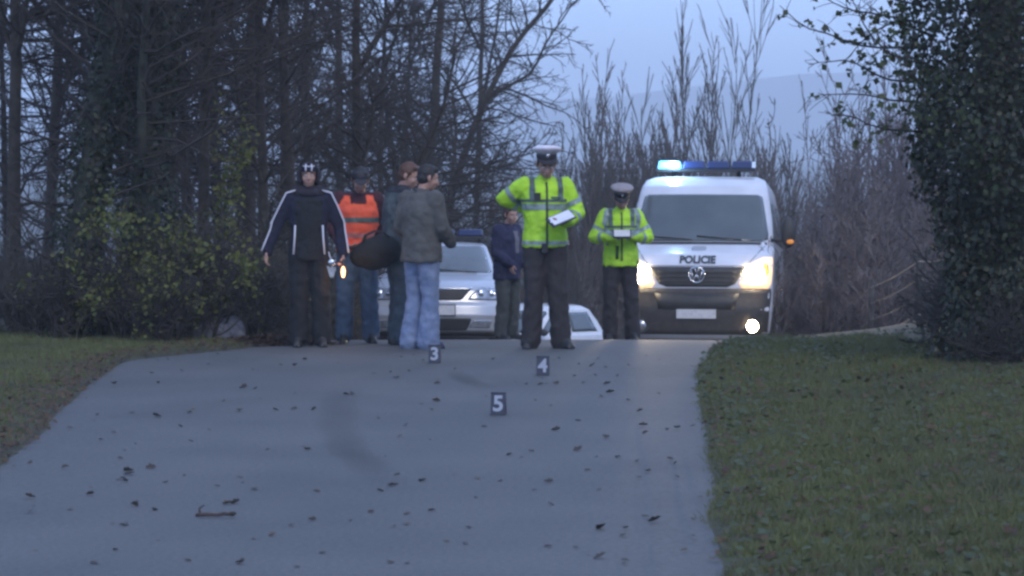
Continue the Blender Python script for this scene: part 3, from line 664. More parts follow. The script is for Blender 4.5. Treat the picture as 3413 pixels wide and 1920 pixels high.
def rrect(z0, z1, a, b, r=0.03, k=4):
    """rows of a rounded rectangle for Body.patch"""
    rows = []
    for i in range(k + 1):
        t = math.pi / 2 * i / k; dx = r * (1 - math.sin(t)); rows.append((z0 + r * (1 - math.cos(t)), a + dx, b - dx))
    return rows + [(z1 - (q[0] - z0), q[1], q[2]) for q in rows]

def wheel(parent, x, y, r, wd):
    s = 1 if x > 0 else -1
    w = obj('wheel', None, None, parent) if False else MB().lathe([(r * .62, -wd / 2), (r * .9, -wd / 2), (r, -wd / 2 * .7), (r, wd / 2 * .7), (r * .9, wd / 2), (r * .62, wd / 2)], axis='x', n=28).build('wheel', M['rubber'], parent, loc=(x, y, r))
    MB().lathe([(0.02, s * wd * .42), (r * .2, s * wd * .46), (r * .55, s * wd * .40), (r * .63, s * wd * .48), (r * .64, s * wd * .3), (0.02, s * wd * .3)], axis='x', n=24).build('rim', M['chrome'], w)
    return w

def text_on(body, txt, size, x0, z0, m, parent, off=0.012, name='lettering', bold=0.012):
    cu = bpy.data.curves.new(name, 'FONT'); cu.body = txt; cu.size = size; cu.align_x = 'CENTER'; cu.extrude = 0.002; cu.offset = bold; cu.resolution_u = 3
    t = bpy.data.objects.new(name, cu); C.objects.link(t); dg = bpy.context.evaluated_depsgraph_get(); me = bpy.data.meshes.new_from_object(t.evaluated_get(dg)); bpy.data.objects.remove(t)
    for v in me.vertices:
        x, z, e = v.co.x + x0, v.co.y + z0, v.co.z; v.co = (x, float(body.F(np.array(x), z)) - off - e, z)
    return obj(name, me, m, parent)

def paint(name, col, rough=0.32, metal=0.0): return mat(name, col, rough, tuple(c * 0.86 for c in col), 3, coat=0.5, metal=metal)
M['van_white'] = paint('van_white', (0.66, 0.66, 0.69)); M['silver'] = paint('silver_paint', (0.50, 0.51, 0.54), 0.35, 0.35); M['car_white'] = paint('car_white', (0.72, 0.73, 0.75))
M['plate'] = mat('number_plate', (0.62, 0.62, 0.62), 0.5, (0.5, 0.5, 0.52), 30); M['letter'] = mat('dark_lettering', (0.02, 0.03, 0.035), 0.5)
M['grey_plastic'] = mat('grey_bumper', (0.034, 0.029, 0.026), 0.6, (0.05, 0.043, 0.038), 14)
M['lens_on'] = mat('headlight_lens_glow', (.6, .55, .5), 0.2, (.4, .38, .36), 30, emit=(1.0, .62, .28), estr=0.9)
M['head_on'] = mat('headlight_lit', (1, .9, .7), 0.3, emit=(1.0, 0.80, 0.52), estr=90.0)
M['blue_lens'] = mat('blue_lens', (0.008, 0.02, 0.09), 0.45, coat=0.0, emit=(0.05, 0.25, 0.9), estr=0.02)
M['beacon_on'] = mat('beacon_lit', (0.6, 0.8, 0.9), 0.2, emit=(0.95, 0.95, 0.62), estr=9.0)
M['beacon_blue'] = mat('beacon_blue_glow', (0.1, 0.4, 0.7), 0.2, emit=(0.12, 0.55, 0.95), estr=2.0)
M['blue_dark'] = mat('blue_lens_unlit', (0.012, 0.025, 0.10), 0.15, coat=0.5)
M['amber'] = mat('amber_lens', (0.6, 0.22, 0.03), 0.25, emit=(1.0, 0.35, 0.05), estr=0.25)

# ---- the police van
VY = 39.0; VX = gx(1752 * P4, VY)
van = thing('police_van', 'white police van with lit headlights and blue light bar past the crest', 'van', (VX, VY, zroad(VX, VY + 1.2) + 0.11), R(-7.0))
van.rotation_euler = (R(-3.5), 0, R(-7.0)); van.location.z = zroad(VX, VY) - 0.0; van.scale = (1, 1, 1.045)
vb = Body([(0.24, .10, 5.05, .90, .16, .22), (0.34, .02, 5.12, .95, .14, .20), (0.62, -.02, 5.15, .985, .14, .20), (0.74, .02, 5.15, .99, .14, .20), (1.10, .06, 5.15, .995, .15, .20), (1.18, .10, 5.15, .995, .15, .20),
           (1.32, .28, 5.15, .99, .16, .20), (1.44, .62, 5.15, .985, .18, .20), (1.48, .74, 5.15, .98, .18, .20), (1.8, 1.03, 5.13, .945, .16, .18), (2.13, 1.33, 5.10, .885, .13, .16), (2.24, 1.46, 5.06, .86, .12, .16), (2.33, 1.66, 5.0, .82, .12, .16), (2.385, 1.95, 4.9, .72, .12, .16), (2.40, 2.3, 4.7, .5, .1, .1)])
vb.shell().build('body', M['van_white'], van)
ws = vb.patch(rrect(1.505, 2.115, -.865, .865, .05), nc=24, nr=10)
# the screen narrows upward
wsr = [(1.50, -.84, .84), (1.53, -.90, .90), (1.6, -.905, .905), (2.06, -.815, .815), (2.10, -.80, .80), (2.125, -.74, .74)]
w_ = vb.patch(wsr, nc=26, nr=10).build('windscreen', M['glass_dark'], van)
for sx_, ph in ((-.12, .62), (.55, .60)):
    pts = [(sx_ - t * ph, float(vb.F(np.array(sx_ - t * ph), 1.52 + .05 * t)) - .02, 1.52 + .05 * t) for t in np.linspace(0, 1, 8)]
    MB().tube(pts, .008, 6).build('wiper', M['black'], w_)
vb.patch([(1.455, -.9, .9), (1.492, -.88, .88)], .004).build('cowl', M['black'], van)
gr = vb.patch([(0.90, -.40, .40), (0.94, -.50, .50), (1.10, -.62, .62), (1.155, -.66, .66)], .008, nc=20).build('grille', M['black'], van)
for zz in (.97, 1.03, 1.09): vb.patch([(zz - .008, -.5, .5), (zz + .008, -.52, .52)], .016, nc=20, nr=1).build('slat', M['grey_plastic'], gr)
# round badge with the two letter strokes
bz = 1.055; by_ = float(vb.F(np.array(0.0), bz)) - .03
badge = MB().lathe([(.105, .02), (.112, 0), (.105, -.012), (.092, -.012), (.088, 0), (.088, .02)], c=(0, by_, bz), axis='y', n=28).build('badge', M['chrome'], van)
bm_ = MB()
def stroke(a, b): bm_.tube([(a[0], by_ - .006, bz + a[1]), (b[0], by_ - .006, bz + b[1])], .009, 6)
for a, b in (((-.03, .085), (0, .022)), ((.03, .085), (0, .022)), ((-.075, .05), (-.038, -.075)), ((-.038, -.075), (0, .005)), ((0, .005), (.038, -.075)), ((.038, -.075), (.075, .05))): stroke(a, b)
bm_.build('badge_letters', M['chrome'], badge)
MB().lathe([(.0, -.001), (.09, -.001), (.09, .02)], c=(0, by_, bz), axis='y', n=24).build('badge_plate', M['black'], badge)
text_on(vb, 'POLICIE', .135, 0.0, 1.205, M['letter'], van, .012, bold=.006)
for s in (-1, 1): vb.patch([(1.19, *sorted((s * .66, s * .672))), (1.44, *sorted((s * .86, s * .872)))], .003, nc=3, nr=8).build('bonnet_seam', M['black'], van)
vb.patch([(1.163, -.66, .66), (1.172, -.67, .67)], .004, nc=16, nr=1).build('bonnet_seam', M['black'], van)
crest_ = vb.patch([(1.37, -.05, .05), (1.375, -.09, .09), (1.40, -.10, .10), (1.425, -.09, .09), (1.43, -.05, .05)], .006, nc=10, nr=2).build('hood_emblem', mat('emblem_grey', (.30, .31, .35), .4), van)
vb.patch([(0.30, -.86, .86), (0.34, -.93, .93), (0.82, -.975, .975), (0.885, -.97, .97)], .010, nc=26, nr=8).build('bumper', M['grey_plastic'], van)
vb.patch([(0.62, -.50, .50), (0.82, -.56, .56)], .016, nc=16, nr=2).build('lower_grille', M['black'], van)
MB().box((0, float(vb.F(np.array(0.0), .56)) - .03, .56), (.52, .012, .115)).build('number_plate', M['plate'], van, smooth=False)
for s in (-1, 1):
    rows = [(0.885, *sorted((s * .60, s * .93))), (0.95, *sorted((s * .555, s * .97))), (1.10, *sorted((s * .655, s * .985))), (1.24, *sorted((s * .76, s * .985))), (1.29, *sorted((s * .86, s * .975)))]
    hl = vb.patch(rows, .012, nc=12).build('headlight', M['lens_on'], van)
    hx_ = s * .735; hz_ = 1.06; hy_ = float(vb.F(np.array(hx_), hz_))
    MB().lathe([(.0, -.055), (.06, -.05), (.10, -.03), (.118, -.005), (.118, .03)], c=(hx_, hy_ - .01, hz_), axis='y', n=24).build('bulb_reflector', M['head_on'], hl)
    ix = s * .90; MB().ellipsoid((ix, float(vb.F(np.array(ix), 1.12)) - .012, 1.12), (.035, .02, .08)).build('indicator', M['amber'], hl)
    fx = s * .735; fz = .41; fy = float(vb.F(np.array(fx), fz))
    fg = MB().lathe([(.0, -.03), (.06, -.025), (.082, 0), (.082, .03)], c=(fx, fy - .02, fz), axis='y', n=20).build('fog_light', M['head_on'] if s > 0 else M['lens'], van)
    MB().lathe([(.082, -.012), (.10, -.02), (.10, .03), (.082, .03)], c=(fx, fy - .02, fz), axis='y', n=20).build('bezel', M['black'], fg)
    for (hx2, hz2, en, dn) in ((hx_, hz_, 420.0, 2.0), (fx, fz, 160.0 if s > 0 else 0.0, 2.0)):
        if en == 0: continue
        ld = bpy.data.lights.new('headlight_beam', 'SPOT'); ld.energy = en; ld.spot_size = R(75); ld.spot_blend = 1.0; ld.color = (1.0, .80, .55); ld.shadow_soft_size = .08
        lo = bpy.data.objects.new('headlight_beam', ld); C.objects.link(lo); lo.parent = van; lo.location = (hx2, float(vb.F(np.array(hx2), hz2)) - .14, hz2); lo.rotation_euler = (R(90 - dn), 0, R(180)); lo.rotation_euler = (R(-90 + dn), 0, 0) if False else (R(88), 0, R(180))
    # mirror on its arm
    mr = MB().ellipsoid((s * 1.17, .98, 1.62), (.105, .07, .20), 14, 10).build('mirror', M['black'], van)
    MB().tube([(s * .94, 1.0, 1.52), (s * 1.1, .98, 1.52)], .025, 8).build('mirror_arm', M['black'], mr)
    MB().ellipsoid((s * 1.20, .925, 1.50), (.05, .02, .03)).build('mirror_indicator', M['amber'], mr)
    sd = 'R' if s > 0 else 'L'
    fw = vb.patch([(1.50, 1.15, 1.95), (1.56, 1.13, 1.99), (2.0, 1.50, 1.99), (2.05, 1.58, 1.95)], .006, side=sd, nc=10).build('side_window', M['glass_dark'], van)
    vb.patch([(1.50, 2.2, 3.4), (2.05, 2.2, 3.4)], .006, side=sd, nc=8).build('side_window', M['glass_dark'], van)
    vb.patch([(1.50, 3.6, 4.8), (2.05, 3.6, 4.8)], .006, side=sd, nc=8).build('side_window', M['glass_dark'], van)
    vb.patch([(.62, 1.2, 4.9), (.74, 1.2, 4.9)], .014, side=sd, nc=10, nr=2).build('rubbing_strip', M['grey_plastic'], van)
    for wy in (.95, 4.15):
        MB().lathe([(.44, 0), (.44, .03), (.36, .03), (.36, 0)], c=(s * .965 - .015, wy, .36), axis='x', n=28).build('wheel_arch', M['grey_plastic'], van)
        wheel(van, s * .885, wy, .345, .23)
# roof light bar
lb = MB().box((0, 2.15, 2.475), (1.36, .30, .035)).build('light_bar', M['black'], van, smooth=False)
for s in (-.45, .45): MB().tube([(s, 2.15, 2.37), (s, 2.15, 2.46)], .03, 8).build('bar_foot', M['black'], lb)
for i, xx in enumerate((-.51, -.17, .17, .51)):
    L = bevel(MB().box((xx, 2.15, 2.545), (.325, .27, .105), taper=.88).build('light_module', M['beacon_blue'] if i == 0 else M['blue_lens'], lb, smooth=False), .02, 3)
    if i == 0: MB().ellipsoid((xx + .05, 2.03, 2.545), (.09, .03, .045)).build('lit_lamp', M['beacon_on'], L)
MB().box((.66, 2.10, 2.545), (.05, .2, .08)).build('end_cap', M['chrome'], lb, smooth=False)
bl = bpy.data.lights.new('beacon_light', 'POINT'); bl.energy = 22; bl.color = (.35, .65, 1.0); bl.shadow_soft_size = .08
bo_ = bpy.data.objects.new('beacon_light', bl); C.objects.link(bo_); bo_.parent = van; bo_.location = (-.46, 1.9, 2.58)

# ---- the silver saloon
def saloon(name, label, keys, paintm, loc, rz, pitch, rear=False, W=.87, tilt=0):
    car = thing(name, label, 'car', loc, rz); car.rotation_euler = (R(pitch), 0, rz)
    b = Body(keys); b.shell().build('body', paintm, car); return car, b
CK = [(0.17, .14, 4.30, .78, .16, .25), (0.24, .03, 4.42, .84, .15, .24), (0.42, -.02, 4.47, .868, .15, .24), (0.53, .0, 4.50, .875, .15, .24), (0.58, .05, 4.50, .875, .15, .24), (0.72, .09, 4.50, .872, .17, .24), (0.775, .16, 4.48, .868, .18, .24),
      (0.86, .48, 4.42, .86, .17, .22), (0.94, .98, 4.30, .84, .15, .2), (0.975, 1.24, 4.1, .80, .14, .18), (1.0, 1.30, 3.98, .745, .14, .16), (1.2, 1.62, 3.72, .675, .12, .15), (1.38, 1.94, 3.45, .605, .10, .14), (1.425, 2.10, 3.3, .55, .1, .12), (1.45, 2.35, 3.1, .42, .1, .1)]
SY = 37.7; SX = gx(1092 * P4, SY)
car, cb = saloon('police_car', 'silver saloon car with dark blue light bar behind the men', CK, M['silver'], (SX, SY, zroad(SX, SY)), R(-1.0), -6.0); car.scale = (1, 1, 1.07); car.location.z += 0.05
wsc = cb.patch([(1.005, -.66, .66), (1.02, -.69, .69), (1.3, -.605, .605), (1.36, -.58, .58), (1.375, -.53, .53)], .005, nc=22, nr=8).build('windscreen', M['glass_dark'], car)
for a0 in (-.08, .5):
    MB().tube([(a0 - t * .5, float(cb.F(np.array(a0 - t * .5), 1.01 + .03 * t)) - .015, 1.01 + .03 * t) for t in np.linspace(0, 1, 8)], .007, 6).build('wiper', M['black'], wsc)
gl = cb.patch([(0.60, -.33, .33), (0.62, -.36, .36), (0.72, -.45, .45), (0.735, -.45, .45)], .008, nc=18).build('grille', M['black'], car)
cb.patch([(0.735, -.47, .47), (0.755, -.48, .48)], .014, nc=18, nr=1).build('grille_trim', M['chrome'], gl)
for zz in (.635, .665, .695): cb.patch([(zz - .004, -.36, .36), (zz + .004, -.37, .37)], .013, nc=18, nr=1).build('slat', M['grey_plastic'], gl)
MB().lathe([(.0, -.012), (.05, -.012), (.055, 0), (.055, .03)], c=(0, float(cb.F(np.array(0.), .69)) - .012, .69), axis='y', n=22).build('badge', M['chrome'], car)
for s in (-1, 1):
    h = cb.patch([(0.605, *sorted((s * .42, s * .78))), (0.65, *sorted((s * .45, s * .835))), (0.73, *sorted((s * .53, s * .845))), (0.765, *sorted((s * .60, s * .84)))], .010, nc=12).build('headlight', M['lens'], car)
    for hx_ in (.58, .71): MB().lathe([(.0, -.02), (.035, -.018), (.05, 0), (.05, .02)], c=(s * hx_, float(cb.F(np.array(s * hx_), .685)) - .006, .685), axis='y', n=18).build('reflector', M['chrome'], h)
    f = cb.patch([(0.27, *sorted((s * .44, s * .70))), (0.33, *sorted((s * .47, s * .73))), (0.36, *sorted((s * .50, s * .73)))], .010, nc=10).build('fog_light', M['lens'], car)
    MB().ellipsoid((s * .94, 1.42, 1.02), (.09, .06, .07)).build('mirror', M['silver'], car)
    sd = 'R' if s > 0 else 'L'
    cb.patch([(1.02, 1.75, 2.6), (1.34, 2.1, 2.6)], .005, side=sd, nc=8).build('side_window', M['glass_dark'], car)
    cb.patch([(1.02, 2.68, 3.6), (1.34, 2.68, 3.35)], .005, side=sd, nc=8).build('side_window', M['glass_dark'], car)
    for wy in (.88, 3.45):
        MB().lathe([(.37, 0), (.37, .02), (.31, .02), (.31, 0)], c=(s * .862 - .01, wy, .31), axis='x', n=26).build('wheel_arch', M['black'], car)
        wheel(car, s * .78, wy, .31, .2)
cb.patch([(0.24, -.40, .40), (0.27, -.43, .43), (0.365, -.47, .47), (0.38, -.46, .46)], .012, nc=18).build('lower_grille', M['black'], car)
cb.patch([(0.175, -.74, .74), (0.225, -.80, .80)], .014, nc=22, nr=2).build('lower_lip', M['grey_plastic'], car)
MB().box((0, float(cb.F(np.array(0.), .475)) - .025, .475), (.52, .012, .115)).build('number_plate', M['plate'], car, smooth=False)
MB().box((0, float(cb.F(np.array(0.), .475)) - .018, .475), (.545, .012, .14)).build('plate_holder', M['black'], car, smooth=False)
lb2 = MB().box((0, 2.45, 1.505), (1.15, .26, .03)).build('light_bar', M['black'], car, smooth=False)
for s in (-.5, .5): MB().tube([(s, 2.45, 1.40), (s, 2.45, 1.50)], .02, 8).build('bar_foot', M['black'], lb2)
for xx in (-.38, 0, .38): bevel(MB().box((xx, 2.45, 1.565), (.36, .24, .09), taper=.88).build('light_module', M['blue_dark'], lb2, smooth=False), .02, 3)

# ---- the white hatchback further down the slope
WK = [(0.18, .14, 3.55, .72, .15, .22), (0.3, .0, 3.66, .80, .14, .22), (0.55, .0, 3.68, .825, .14, .22), (0.72, .08, 3.68, .825, .15, .22), (0.80, .25, 3.66, .82, .15, .2), (0.90, .75, 3.6, .80, .14, .2), (0.945, .98, 3.56, .76, .12, .16),
      (1.15, 1.28, 3.42, .69, .1, .14), (1.36, 1.62, 3.22, .615, .09, .12), (1.43, 1.85, 3.05, .53, .09, .1), (1.455, 2.1, 2.9, .38, .08, .1)]
HY2 = 52.0; HX2 = -0.80
hat, hbk = saloon('white_car', 'white hatchback whose roof shows over the crest beside the policeman', WK, M['car_white'], (HX2, HY2, zroad(HX2, HY2) + 0.02), R(-33), -2.0)
wsh = hbk.patch([(.96, -.64, .64), (1.3, -.60, .60), (1.345, -.55, .55)], .005, nc=20).build('windscreen', M['glass_dark'], hat)
MB().tube([(-.1 - .45 * t, float(hbk.F(np.array(-.1 - .45 * t), .97)) - .015, .97 + .02 * t) for t in np.linspace(0, 1, 6)], .008, 5).build('wiper', M['black'], wsh)
hbk.patch([(.58, -.3, .3), (.7, -.36, .36)], .008).build('grille', M['black'], hat)
for s in (-1, 1):
    sd = 'R' if s > 0 else 'L'
    hbk.patch([(.97, 1.30, 2.15), (1.0, 1.28, 2.18), (1.32, 1.78, 2.18), (1.34, 1.85, 2.15)], .005, side=sd, nc=8).build('side_window', M['glass_dark'], hat)
    hbk.patch([(.97, 2.28, 3.15), (1.32, 2.28, 2.95)], .005, side=sd, nc=8).build('side_window', M['glass_dark'], hat)
    hbk.patch([(.60, *sorted((s * .42, s * .76))), (.75, *sorted((s * .5, s * .79)))], .008).build('headlight', M['lens'], hat)
    MB().ellipsoid((s * .88, 1.12, .98), (.08, .06, .065)).build('mirror', M['black'], hat)
    for wy in (.72, 3.05): wheel(hat, s * .74, wy, .29, .18)
MB().tube([(-.40, 2.0, 1.462), (-.40, 3.0, 1.452)], .015, 6).build('roof_rail', M['black'], hat); MB().tube([(.40, 2.0, 1.462), (.40, 3.0, 1.452)], .015, 6).build('roof_rail', M['black'], hat)
MB().box((0, float(hbk.F(np.array(0.), .45)) - .02, .45), (.5, .012, .11)).build('number_plate', M['plate'], hat, smooth=False)
# ------------------------------------------------------------------ people
V3 = lambda *a: np.array(a, float)
def vox(mb, size, smooth=4, wrinkle=0.0, wscale=0.12, name='part'):
    """one continuous skin round overlapping shapes"""
    t = obj('tmp', mb.mesh('tmp')); m = t.modifiers.new('r', 'REMESH'); m.mode = 'VOXEL'; m.voxel_size = size; m.use_smooth_shade = True
    if smooth: q = t.modifiers.new('s', 'SMOOTH'); q.factor = 0.5; q.iterations = smooth
    if wrinkle:
        tx = bpy.data.textures.new('folds', 'CLOUDS'); tx.noise_scale = wscale; tx.noise_depth = 2
        d = t.modifiers.new('d', 'DISPLACE'); d.texture = tx; d.strength = wrinkle; d.mid_level = 0.5; d.texture_coords = 'LOCAL'
    dg = bpy.context.evaluated_depsgraph_get(); me = bpy.data.meshes.new_from_object(t.evaluated_get(dg)); me.name = name
    old = t.data; bpy.data.objects.remove(t); bpy.data.meshes.remove(old)
    for p in me.polygons: p.use_smooth = True
    return me

def strip(src, planes, pred=None, off=0.005, name='band'):
    """a band cut from a garment's surface: planes = [(point, normal)], kept where normal side is positive"""
    bm = bmesh.new(); bm.from_mesh(src); bm.normal_update()
    for p, n in planes:
        bmesh.ops.bisect_plane(bm, geom=bm.verts[:] + bm.edges[:] + bm.faces[:], plane_co=Vector(p), plane_no=Vector(n), clear_inner=True)
    if pred is not None:
        kill = [f for f in bm.faces if not pred(f.calc_center_median())]; bmesh.ops.delete(bm, geom=kill, context='FACES')
    bm.normal_update()
    for v in bm.verts: v.co += v.normal * off
    me = bpy.data.meshes.new(name); bm.to_mesh(me); bm.free(); me.materials.clear()
    for p in me.polygons: p.use_smooth = True
    return me

def join_meshes(mes, name):
    bm = bmesh.new()
    for m in mes: bm.from_mesh(m)
    me = bpy.data.meshes.new(name); bm.to_mesh(me); bm.free()
    for p in me.polygons: p.use_smooth = True
    return me

SKIN = mat('skin', (0.42, 0.25, 0.19), 0.55, (0.36, 0.20, 0.15), 20); M['eye'] = mat('eye_white', (0.6, 0.58, 0.55), 0.3); M['iris'] = mat('iris', (0.03, 0.025, 0.02), 0.2); M['lips'] = mat('lips', (0.30, 0.13, 0.11), 0.5)
def cloth(name, col, var=0.75, rough=0.9): return mat(name, col, rough, tuple(c * var for c in col), 7, 0.25, 60)

def hand_mb(w, d, n, side, curl=0.5, s=1.0):
    """palm, four unequal fingers and a thumb. w wrist, d pointing direction, n palm normal, side +1/-1 which way the thumb lies"""
    d = d / np.linalg.norm(d); n = n - d * (n @ d); n = n / np.linalg.norm(n); t = np.cross(d, n) * side
    m = MB()
    for i, o in enumerate((0.030, 0.010, -0.010, -0.028)):
        m.capsule(w + t * o * 0.7 * s, w + (d * 0.088 - d * 0.006 * abs(i - 1) + t * o) * s, .015 * s, .0125 * s, 8)
    for o, L, r in ((0.031, .070, .0088), (0.0105, .078, .009), (-0.010, .073, .0088), (-0.029, .057, .0078)):
        p = w + (d * 0.088 + t * o) * s; a = 0.0
        for k in range(3):
            a += curl * (0.75 if k == 0 else 1.0); q = p + (d * math.cos(a) + n * math.sin(a)) * L * (.42, .32, .26)[k] * s
            m.capsule(p, q, r * s * (1 - .08 * k), r * s * (.92 - .08 * k), 8); p = q
    p = w + (d * .022 + t * .028) * s; q = p + (d * .7 + t * .65 + n * .25) / 1.0 * .042 * s; e = q + (d * .85 + t * .15 + n * (.3 + .5 * curl)) * .034 * s
    m.capsule(p, q, .0125 * s, .0105 * s, 8); m.capsule(q, e, .010 * s, .0085 * s, 8)
    return m

def head_mb(neck_len=.09):
    """head about 0.235 m tall, chin at z=0, facing -y"""
    m = MB(); m.ellipsoid((0, .012, .142), (.077, .097, .094), 20, 14); m.ellipsoid((0, -.030, .085), (.062, .066, .078), 18, 12); m.ellipsoid((0, -.048, .028), (.036, .036, .028), 14, 10)
    m.ellipsoid((0, -.030, .045), (.053, .052, .040), 14, 10); m.capsule((0, -.090, .118), (0, -.110, .082), .009, .015, 8); m.ellipsoid((0, -.106, .078), (.018, .013, .010), 10, 8)
    m.capsule((-.038, -.078, .133), (.038, -.078, .133), .013, .013, 8); m.ellipsoid((-.04, -.066, .083), (.024, .022, .022), 10, 8); m.ellipsoid((.04, -.066, .083), (.024, .022, .022), 10, 8)
    m.capsule((-.018, -.086, .047), (.018, -.086, .047), .010, .010, 8)
    for s in (-1, 1): m.ellipsoid((s * .080, .010, .108), (.011, .022, .034), 10, 8, rot=(R(-12), 0, s * R(-18)))
    m.capsule((0, .018, .05), (0, .035, -neck_len), .054, .058, 12)
    return m

def person(label, X, Y, H, yaw, pose, wear, zoff=0.0):
    """pose: joints in local metres for a 1.78 m figure facing -y (x<0 is the figure's right hand); wear: garments"""
    s = H / 1.78; z0 = float(prof(Y)) + zoff
    root = thing('person', label, 'person', (X, Y, z0), yaw); root.scale = (s, s, s)
    P = dict(hipl=V3(-.09, 0, .92), hipr=V3(.09, 0, .92), kneel=V3(-.11, -.02, .50), kneer=V3(.11, -.02, .50), ankl=V3(-.12, .02, .09), ankr=V3(.12, .02, .09), footl=-.12, footr=.12,
             shl=V3(-.185, 0, 1.45), shr=V3(.185, 0, 1.45), ell=V3(-.25, .02, 1.17), elr=V3(.25, .02, 1.17), wrl=V3(-.25, -.05, .92), wrr=V3(.25, -.05, .92),
             chest=V3(0, 0, 1.28), head=V3(0, -.03, 1.545), hyaw=0.0, hpitch=0.0, hdl=V3(0, -.1, -1), hdr=V3(0, -.1, -1), hnl=V3(1, -.2, 0), hnr=V3(-1, -.2, 0), curl=.45, bulk=1.0)
    P.update({k: (V3(*v) if isinstance(v, tuple) else v) for k, v in pose.items()})
    B = P['bulk']; ch = P['chest']; mid = (P['shl'] + P['shr']) / 2
    def torso(m, g, z_low, rl=None):
        def row(z, rx, ry):
            t = (z - .95) / (ch[2] - .95); c = np.interp(z, [.9, 1.0, ch[2], 1.46], [0, 0, ch[0], mid[0]]), np.interp(z, [.9, 1.0, ch[2], 1.46], [0, 0, ch[1], mid[1]])
            return (c[0], c[1], z, rx + g, ry + g)
        sw = (P['shr'][0] - P['shl'][0]) / 2
        rows = [row(z_low, .176 * B, .126 * B)] + [row(z, rx * B, ry * B) for z, rx, ry in ((.98, .170, .122), (1.08, .156, .115), (1.2, .165, .12), (1.32, .182, .125))] + [row(1.41, sw * .95, .105), row(1.46, sw * .72, .082), row(1.50, .075, .065)]
        m.oval([r for r in rows if r[2] >= z_low - 1e-6], 22)
    def arms(m, g, r=(.059, .046, .038)):
        for a in 'lr':
            S, E, W_ = P['sh' + a], P['el' + a], P['wr' + a]; m.capsule(S, E, r[0] * B + g, r[1] * B + g, 12); m.capsule(E, W_, r[1] * B + g, r[2] + g, 12); m.capsule(S, mid + (0, 0, -.02), r[0] + g, .055 + g, 10)
    def legs(m, g, r=(.088, .062, .050), cuff=0.0, stop=None):
        for a in 'lr':
            m.capsule(P['hip' + a], P['knee' + a], r[0] * B + g, r[1] + g, 12); e = P['ank' + a] + (V3(0, 0, stop) if stop else 0); m.capsule(P['knee' + a], e, r[1] + g, r[2] + g + cuff, 12)
        m.ellipsoid((0, .01, .93), (.165 * B + g, .115 * B + g, .12), 18, 12)
    # the body: one surface from head to feet, with finer head and hands
    core = MB(); torso(core, -.03, .95); arms(core, -.014, (.055, .042, .032)); legs(core, -.02)
    nb = P['head'] + V3(0, .035, -.02); core.capsule(mid + (0, 0, .0), nb, .06, .054, 12)
    hm_ = head_mb(); hr = Euler((P['hpitch'], 0, P['hyaw'])).to_matrix().to_4x4(); HM = Matrix.Translation(Vector(P['head'])) @ hr; hm_.xform(HM)
    pieces = [vox(core, .022, 2), vox(hm_, .0075, 2)]
    for a, sd in (('l', 1), ('r', -1)):
        pieces.append(vox(hand_mb(P['wr' + a], P['hd' + a], P['hn' + a], sd, P.get('curl' + a, P['curl'])), .005, 1))
    body = obj('body', join_meshes(pieces, 'body'), SKIN, root)
    def onhead(mb, name, m_, par=body): mb.xform(HM); return mb.build(name, m_, par)
    for e in (-1, 1):
        ey = onhead(MB().ellipsoid((e * .031, -.083, .113), (.014, .010, .009), 12, 8), 'eye', M['eye'])
        onhead(MB().ellipsoid((e * .031, -.0915, .113), (.006, .004, .006), 10, 6), 'iris', M['iris'])
        onhead(MB().tube([(e * .014, -.094, .134), (e * .033, -.093, .139), (e * .053, -.080, .134)], .005, 6), 'eyebrow', wear.get('hair', M['iris']))
    onhead(MB().capsule((-.021, -.094, .047), (.021, -.094, .047), .0055, .0055, 8), 'mouth', M['lips'])
    if 'hair' in wear:
        h = MB().ellipsoid((0, .024, .155), (.085, .098, .092), 18, 12); h.ellipsoid((0, .045, .11), (.078, .072, .08), 16, 10); h.capsule((-.045, -.048, .205), (.045, -.045, .205), .024, .024, 10)
        for e in (-1, 1): h.capsule((e * .075, -.015, .16), (e * .076, -.005, .10), .014, .009, 8)
        h.xform(HM); obj('hair', vox(h, .008, 1, .012, .02, 'hair'), wear['hair'], root)
    # trousers
    tm = MB(); legs(tm, .014 + wear.get('loose', 0), cuff=wear.get('flare', .008), stop=-.02 if wear.get('long') else 0.0)
    tro = obj('trousers', vox(tm, .014, 2, .034, .07, 'trousers'), wear['trousers'], root)
    # shoes
    for a in 'lr':
        f = P['ank' + a]; an = P['foot' + a]; dr = V3(math.sin(an), -math.cos(an), 0)
        sm = MB().capsule(f + dr * -.045 + (0, 0, -.048), f + dr * .15 + (0, 0, -.056), .042, .034, 12, flat=(1, 1)); sm.capsule(f + (0, 0, .02), f + dr * .09 + (0, 0, -.035), .046, .038, 12); sm.box(f + dr * .055 + (0, 0, -.078), (.075, .26, .024), rot=(0, 0, an))
        obj('shoe', vox(sm, .011, 2, name='shoe'), wear.get('shoes', M['black']), root)
    # jacket
    jm = MB(); torso(jm, .018 + wear.get('puff', 0), wear.get('hem', .86)); arms(jm, .011 + wear.get('puff', 0) * .8)
    cz = nb + V3(0, .01, -.045); jm.capsule(cz + (0, 0, -.05), cz + (0, 0, .012), .088, wear.get('collar', .078), 14)
    jme = vox(jm, .013, 3, wear.get('fold', .036), .075, 'jacket'); jk = obj(wear.get('top_name', 'jacket'), jme, wear['jacket'], root)
    root.location.z = z0
    return root, P, HM, jme, jk, tro

def near_arm(P, a, k=.10):
    S, E, W_ = [Vector(P[q + a]) for q in ('sh', 'el', 'wr')]
    def d(p, u, v): w = v - u; t = max(0, min(1, (p - u).dot(w) / w.length_squared)); return (p - (u + w * t)).length
    return lambda p: min(d(p, S, E), d(p, E, W_)) < k
def torso_only(P):
    l, r = near_arm(P, 'l', .085), near_arm(P, 'r', .085); return lambda p: abs(p.x) < .15 or not (l(p) or r(p))

